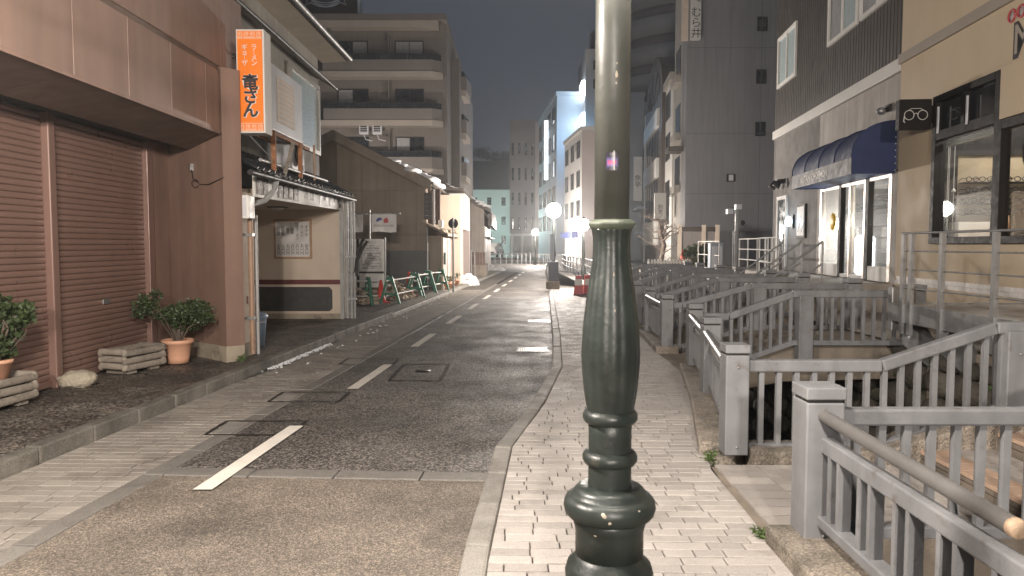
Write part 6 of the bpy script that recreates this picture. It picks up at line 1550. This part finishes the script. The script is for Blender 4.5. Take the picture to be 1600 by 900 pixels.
# painted letter and spectacles logo
lg = shop("shop_lettering", "large outlined letter with red spectacles logo painted on the beige wall", "lettering")
text("M", M_ink, lg, (11.93, -.053, 4.16), (1, 0, 0), (0, 0, 1), .62, "letter_outline", ext=.002, off=.022); text("M", M_beigeband, lg, (11.915, -.057, 4.175), (1, 0, 0), (0, 0, 1), .53, "letter_fill", ext=.002)
b = MB(); 
for c_ in (11.66, 11.86): b.tube([(c_ + .075 * math.cos(t), -.056, 4.52 + .075 * math.sin(t)) for t in [math.pi * 2 * k / 20 for k in range(21)]], .014, 6)
b.tube([(11.73, -.056, 4.53), (11.79, -.056, 4.53)], .014, 6); b.build("spectacles_logo", M_redink, lg)
for c_ in (11.66, 11.86): MB().lathe([(.068, -.002), (.068, .002)], 20).build("lens_fill", M_pinkwall, lg).matrix_local = Matrix.Translation((c_, -.053, 4.52)) @ Matrix.Rotation(R(90), 4, 'X')
# white tile skirting
for k in range(40):
    for j in range(2): MB().box(8.43 + k * .12 + (.06 if j else 0), 8.544 + k * .12 + (.06 if j else 0), -.062, -.049, .935 + j * .066, .997 + j * .066).build("skirting_tile", M_wtile, be)

# ------------------------------------------------------------------ deck in front of the optician's, cantilevered over the canal
dk = thing("shop_deck", "concrete shop deck with steel edge beam on gusset brackets over the canal", "deck")
pw = lambda y: FW((FO.y - y) / abs(FD.y), 0, 0)[0]
MB().prism([(4.38, 1.5), (pw(1.5) - .0, 1.5), (pw(8.25), 8.25), (4.42, 8.25)], lambda x, y, z: (x, y, z), .80, ZD).build("slab", M_deck, dk)
MB().box(4.33, 4.39, 1.5, 8.3, .74, ZD + .02).build("edge_beam", M_steel, dk, bevel=.006); MB().box(4.39, 6.4, 8.252, 8.30, .74, ZD + .015).build("end_beam", M_steel, dk)
y = 7.88
for y in (8.06, 7.34, 6.53, 5.75, 4.95, 4.15):
    g_ = MB().prism([(4.34, .78), (4.34, .50), (4.62, .26), (4.74, .26), (4.74, .46), (4.55, .78)], lambda x, z, d_: (x, d_, z), y - .012, y + .012).build("gusset", M_steel, dk)
    for z in (.72, .58): MB().sphere((4.40, y - .018, z), .016, 8, 5).build("bolt", M_acwhite, g_)
    MB().box(4.70, 5.0, y - .14, y + .14, -.15, .50).build("bearing_block", M_conc, dk, bevel=.015)
rl = thing("deck_railing", "thin steel railing with square posts along the shop deck edge", "railing")
for y in (8.06, 7.90, 7.34, 6.53, 5.75, 4.95, 4.15): MB().box(4.325 - .02, 4.325 + .02, y - .028, y + .028, .62, 1.72).build("post", M_steel, rl)
for z, r_ in ((1.73, .012), (1.535, .008), (1.335, .008), (1.13, .008)): MB().tube([(4.325, 8.1, z), (4.325, 1.6, z)], r_, 8).build("rail", M_steel, rl)
bxp = thing("deck_end_block", "grey metal upstand at the deck end beside the capped railing post", "upstand", (4.5, 8.4, 0)); MB().box(-.14, .14, -.05, .05, .62, 1.12).build("plate", M_steel, bxp, bevel=.01)

# landing, steps and rails of the awning shop
ld_ = thing("shop_landing", "raised concrete landing with steps before the awning shop", "landing", (FO.x, FO.y, 0), FA)
MB().box(3.6, 8.35, -1.25, -.051, ZB - .05, ZD - .01).build("slab", M_deck, ld_, bevel=.01)
for k in range(3): MB().box(5.4, 8.2, -1.25 - .3 * (3 - k), -1.25 - .3 * (2 - k) - .004, ZB - .05, ZB + .12 * (k + 1)).build("step", M_conc, ld_, bevel=.008)
MB().box(.2, 3.55, -1.0, -.01, ZB - .05, ZD - .012).build("door_landing", M_deck, ld_, bevel=.01)
def stairrail(s_, label):
    t = shop("stair_rail", label, "railing", "steel stair rails before the awning shop")
    p0, p1 = (s_, -2.3, ZB + .42), (s_, -1.2, ZB + 1.25); q0, q1 = (s_, -2.3, ZB + .02), (s_, -1.2, ZB + .85)
    MB().tube([p0, p1], .02, 8).build("handrail", M_steel, t); MB().tube([q0, q1], .016, 8).build("lower_rail", M_steel, t)
    for f in (0, 1): MB().tube([(s_, lerp(-2.3, -1.2, f), ZB - .1), (s_, lerp(-2.3, -1.2, f), lerp(p0[2], p1[2], f))], .02, 8).build("post", M_steel, t)
stairrail(8.15, "steel stair rail rising to the landing beside the beige wall"); stairrail(6.9, "steel stair rail rising to the landing at the thick black mullion"); stairrail(5.6, "steel stair rail rising to the landing at the yellow disc")
def guard(s0, s1, out, z0, label, h=.85):
    t = shop("guard_rail", label, "railing", "white guard rails on the bank"); n = 4
    for k in range(3): MB().tube([(s0, -out, z0 + h * (k + 1) / 3), (s1, -out, z0 + h * (k + 1) / 3)], .016, 8).build("rail", M_facwhite, t)
    for k in range(n): MB().tube([(lerp(s0, s1, k / (n - 1)), -out, z0), (lerp(s0, s1, k / (n - 1)), -out, z0 + h)], .018, 8).build("post", M_facwhite, t)
guard(3.6, 5.3, 1.23, ZD - .01, "white guard rail along the shop landing in front of the yellow disc")
guard(.2, 3.4, .98, ZD - .01, "white guard rail in front of the mortar wall's door")
guard(-4.5, -.6, 1.4, ZB, "white guard rail standing in the yard before the grey building", 1.3)
# low brick stub and boxes on the bank
for (x, y, lab) in ((5.6, 15.4, "grey concrete stub block beside the landing steps"), (5.2, 18.2, "grey concrete stub block in front of the mortar wall")):
    t = thing("concrete_block", lab, "block", (x, y, ZB)); MB().box(-.17, .17, -.17, .17, 0, .55).build("body", M_conc, t, bevel=.02); MB().box(-.19, .19, -.19, .19, .551, .60).build("cap", M_rail, t, bevel=.008)

# ------------------------------------------------------------------ small things at the edges
M_weed = mat("weed_green", (.07, .11, .03), .6, .4, 20)
for i, (x, y, z, r_, lab) in enumerate(((1.385, 5.02, ZW, .06, "small weed at the kerb corner beside the stepped footbridge"), (1.30, 3.70, ZW, .05, "small weed in the paving joint by the worn handrail's post"), (1.88, 7.6, ZW, .05, "small weed along the railing kerb between the footbridges"),
        (4.50, 5.9, -.05, .16, "fern tuft growing from the canal stones under the shop deck"), (4.48, 7.0, -.25, .18, "fern tuft low on the canal stones beside the second footbridge"), (4.46, 6.4, .25, .13, "fern tuft at the top of the canal stones under a gusset"), (-3.45, 9.25, ZL, .06, "small weed at the foot of the cream wall plinth"))):
    t = thing("weed", lab, "weed", (x, y, z), 0, "weeds in joints and stones")
    foliage(t, (0, 0, r_ * .55), (r_, r_, r_ * .7), 90, M_weed, (r_ * .7, r_ * .14), "leaves", 60 + i)
rn = random.Random(77); b = MB()
for i in range(420):
    yy = 9.3 + 2.4 * rn.random() ** 1.5; xx = Lk(yy) + .015 + abs(rn.gauss(0, .045)); s_ = rn.uniform(.004, .014)
    b.sphere((xx, yy, .012 + s_ * .4), s_, 5, 4, (1.2, 1.4, .7), .2)
o = b.build("ice_grains", mat("wet_ice", (.75, .76, .78), .15, .05, 8, 0)); o['kind'] = 'stuff'; o['label'] = "grains of wet melting snow strewn along the kerb gutter"; o['category'] = "snow"
rn = random.Random(5); b = MB()
for i in range(70):
    yy = rn.uniform(9, 24); xx = Lk(yy) + rn.uniform(.02, .5) ** 1.4; s_ = rn.uniform(.008, .02)
    b.sphere((xx, yy, .008 + s_ * .3), s_, 5, 4, (1.4, 1.2, .5), .25)
o = b.build("snow_bits", M_snow); o['kind'] = 'stuff'; o['label'] = "scattered crumbs of old snow on the paver strip"; o['category'] = "snow"

# ------------------------------------------------------------------ tidy: each thing's empty sits at the base of its parts
for o in list(bpy.data.objects):
    if o.parent is None and o.type == 'EMPTY' and o.location.length < 1e-6 and abs(o.rotation_euler[2]) < 1e-6:
        ch = [c for c in kids(o) if c.type == 'MESH']
        if not ch: continue
        pts = [c.matrix_basis @ v.co for c in ch for v in c.data.vertices]
        base = Vector(((min(p.x for p in pts) + max(p.x for p in pts)) / 2, (min(p.y for p in pts) + max(p.y for p in pts)) / 2, min(p.z for p in pts)))
        o.location = base
        for c in kids(o): c.matrix_basis = Matrix.Translation(-base) @ c.matrix_basis
# ------------------------------------------------------------------ scattering volume added to give the lamps soft halos
hm = bpy.data.materials.new("halo_volume_mat"); hm.use_nodes = True
N, L = hm.node_tree.nodes, hm.node_tree.links
N.remove(N["Principled BSDF"]); pv = N.new("ShaderNodeVolumePrincipled"); pv.inputs["Density"].default_value = .0013; pv.inputs["Color"].default_value = (.9, .92, .95, 1); pv.inputs["Anisotropy"].default_value = .75
L.new(pv.outputs[0], N["Material Output"].inputs["Volume"])
hz = MB().box(-800, 800, -450, 950, -3, 60).build("halo_volume", hm); hz['kind'] = 'stuff'
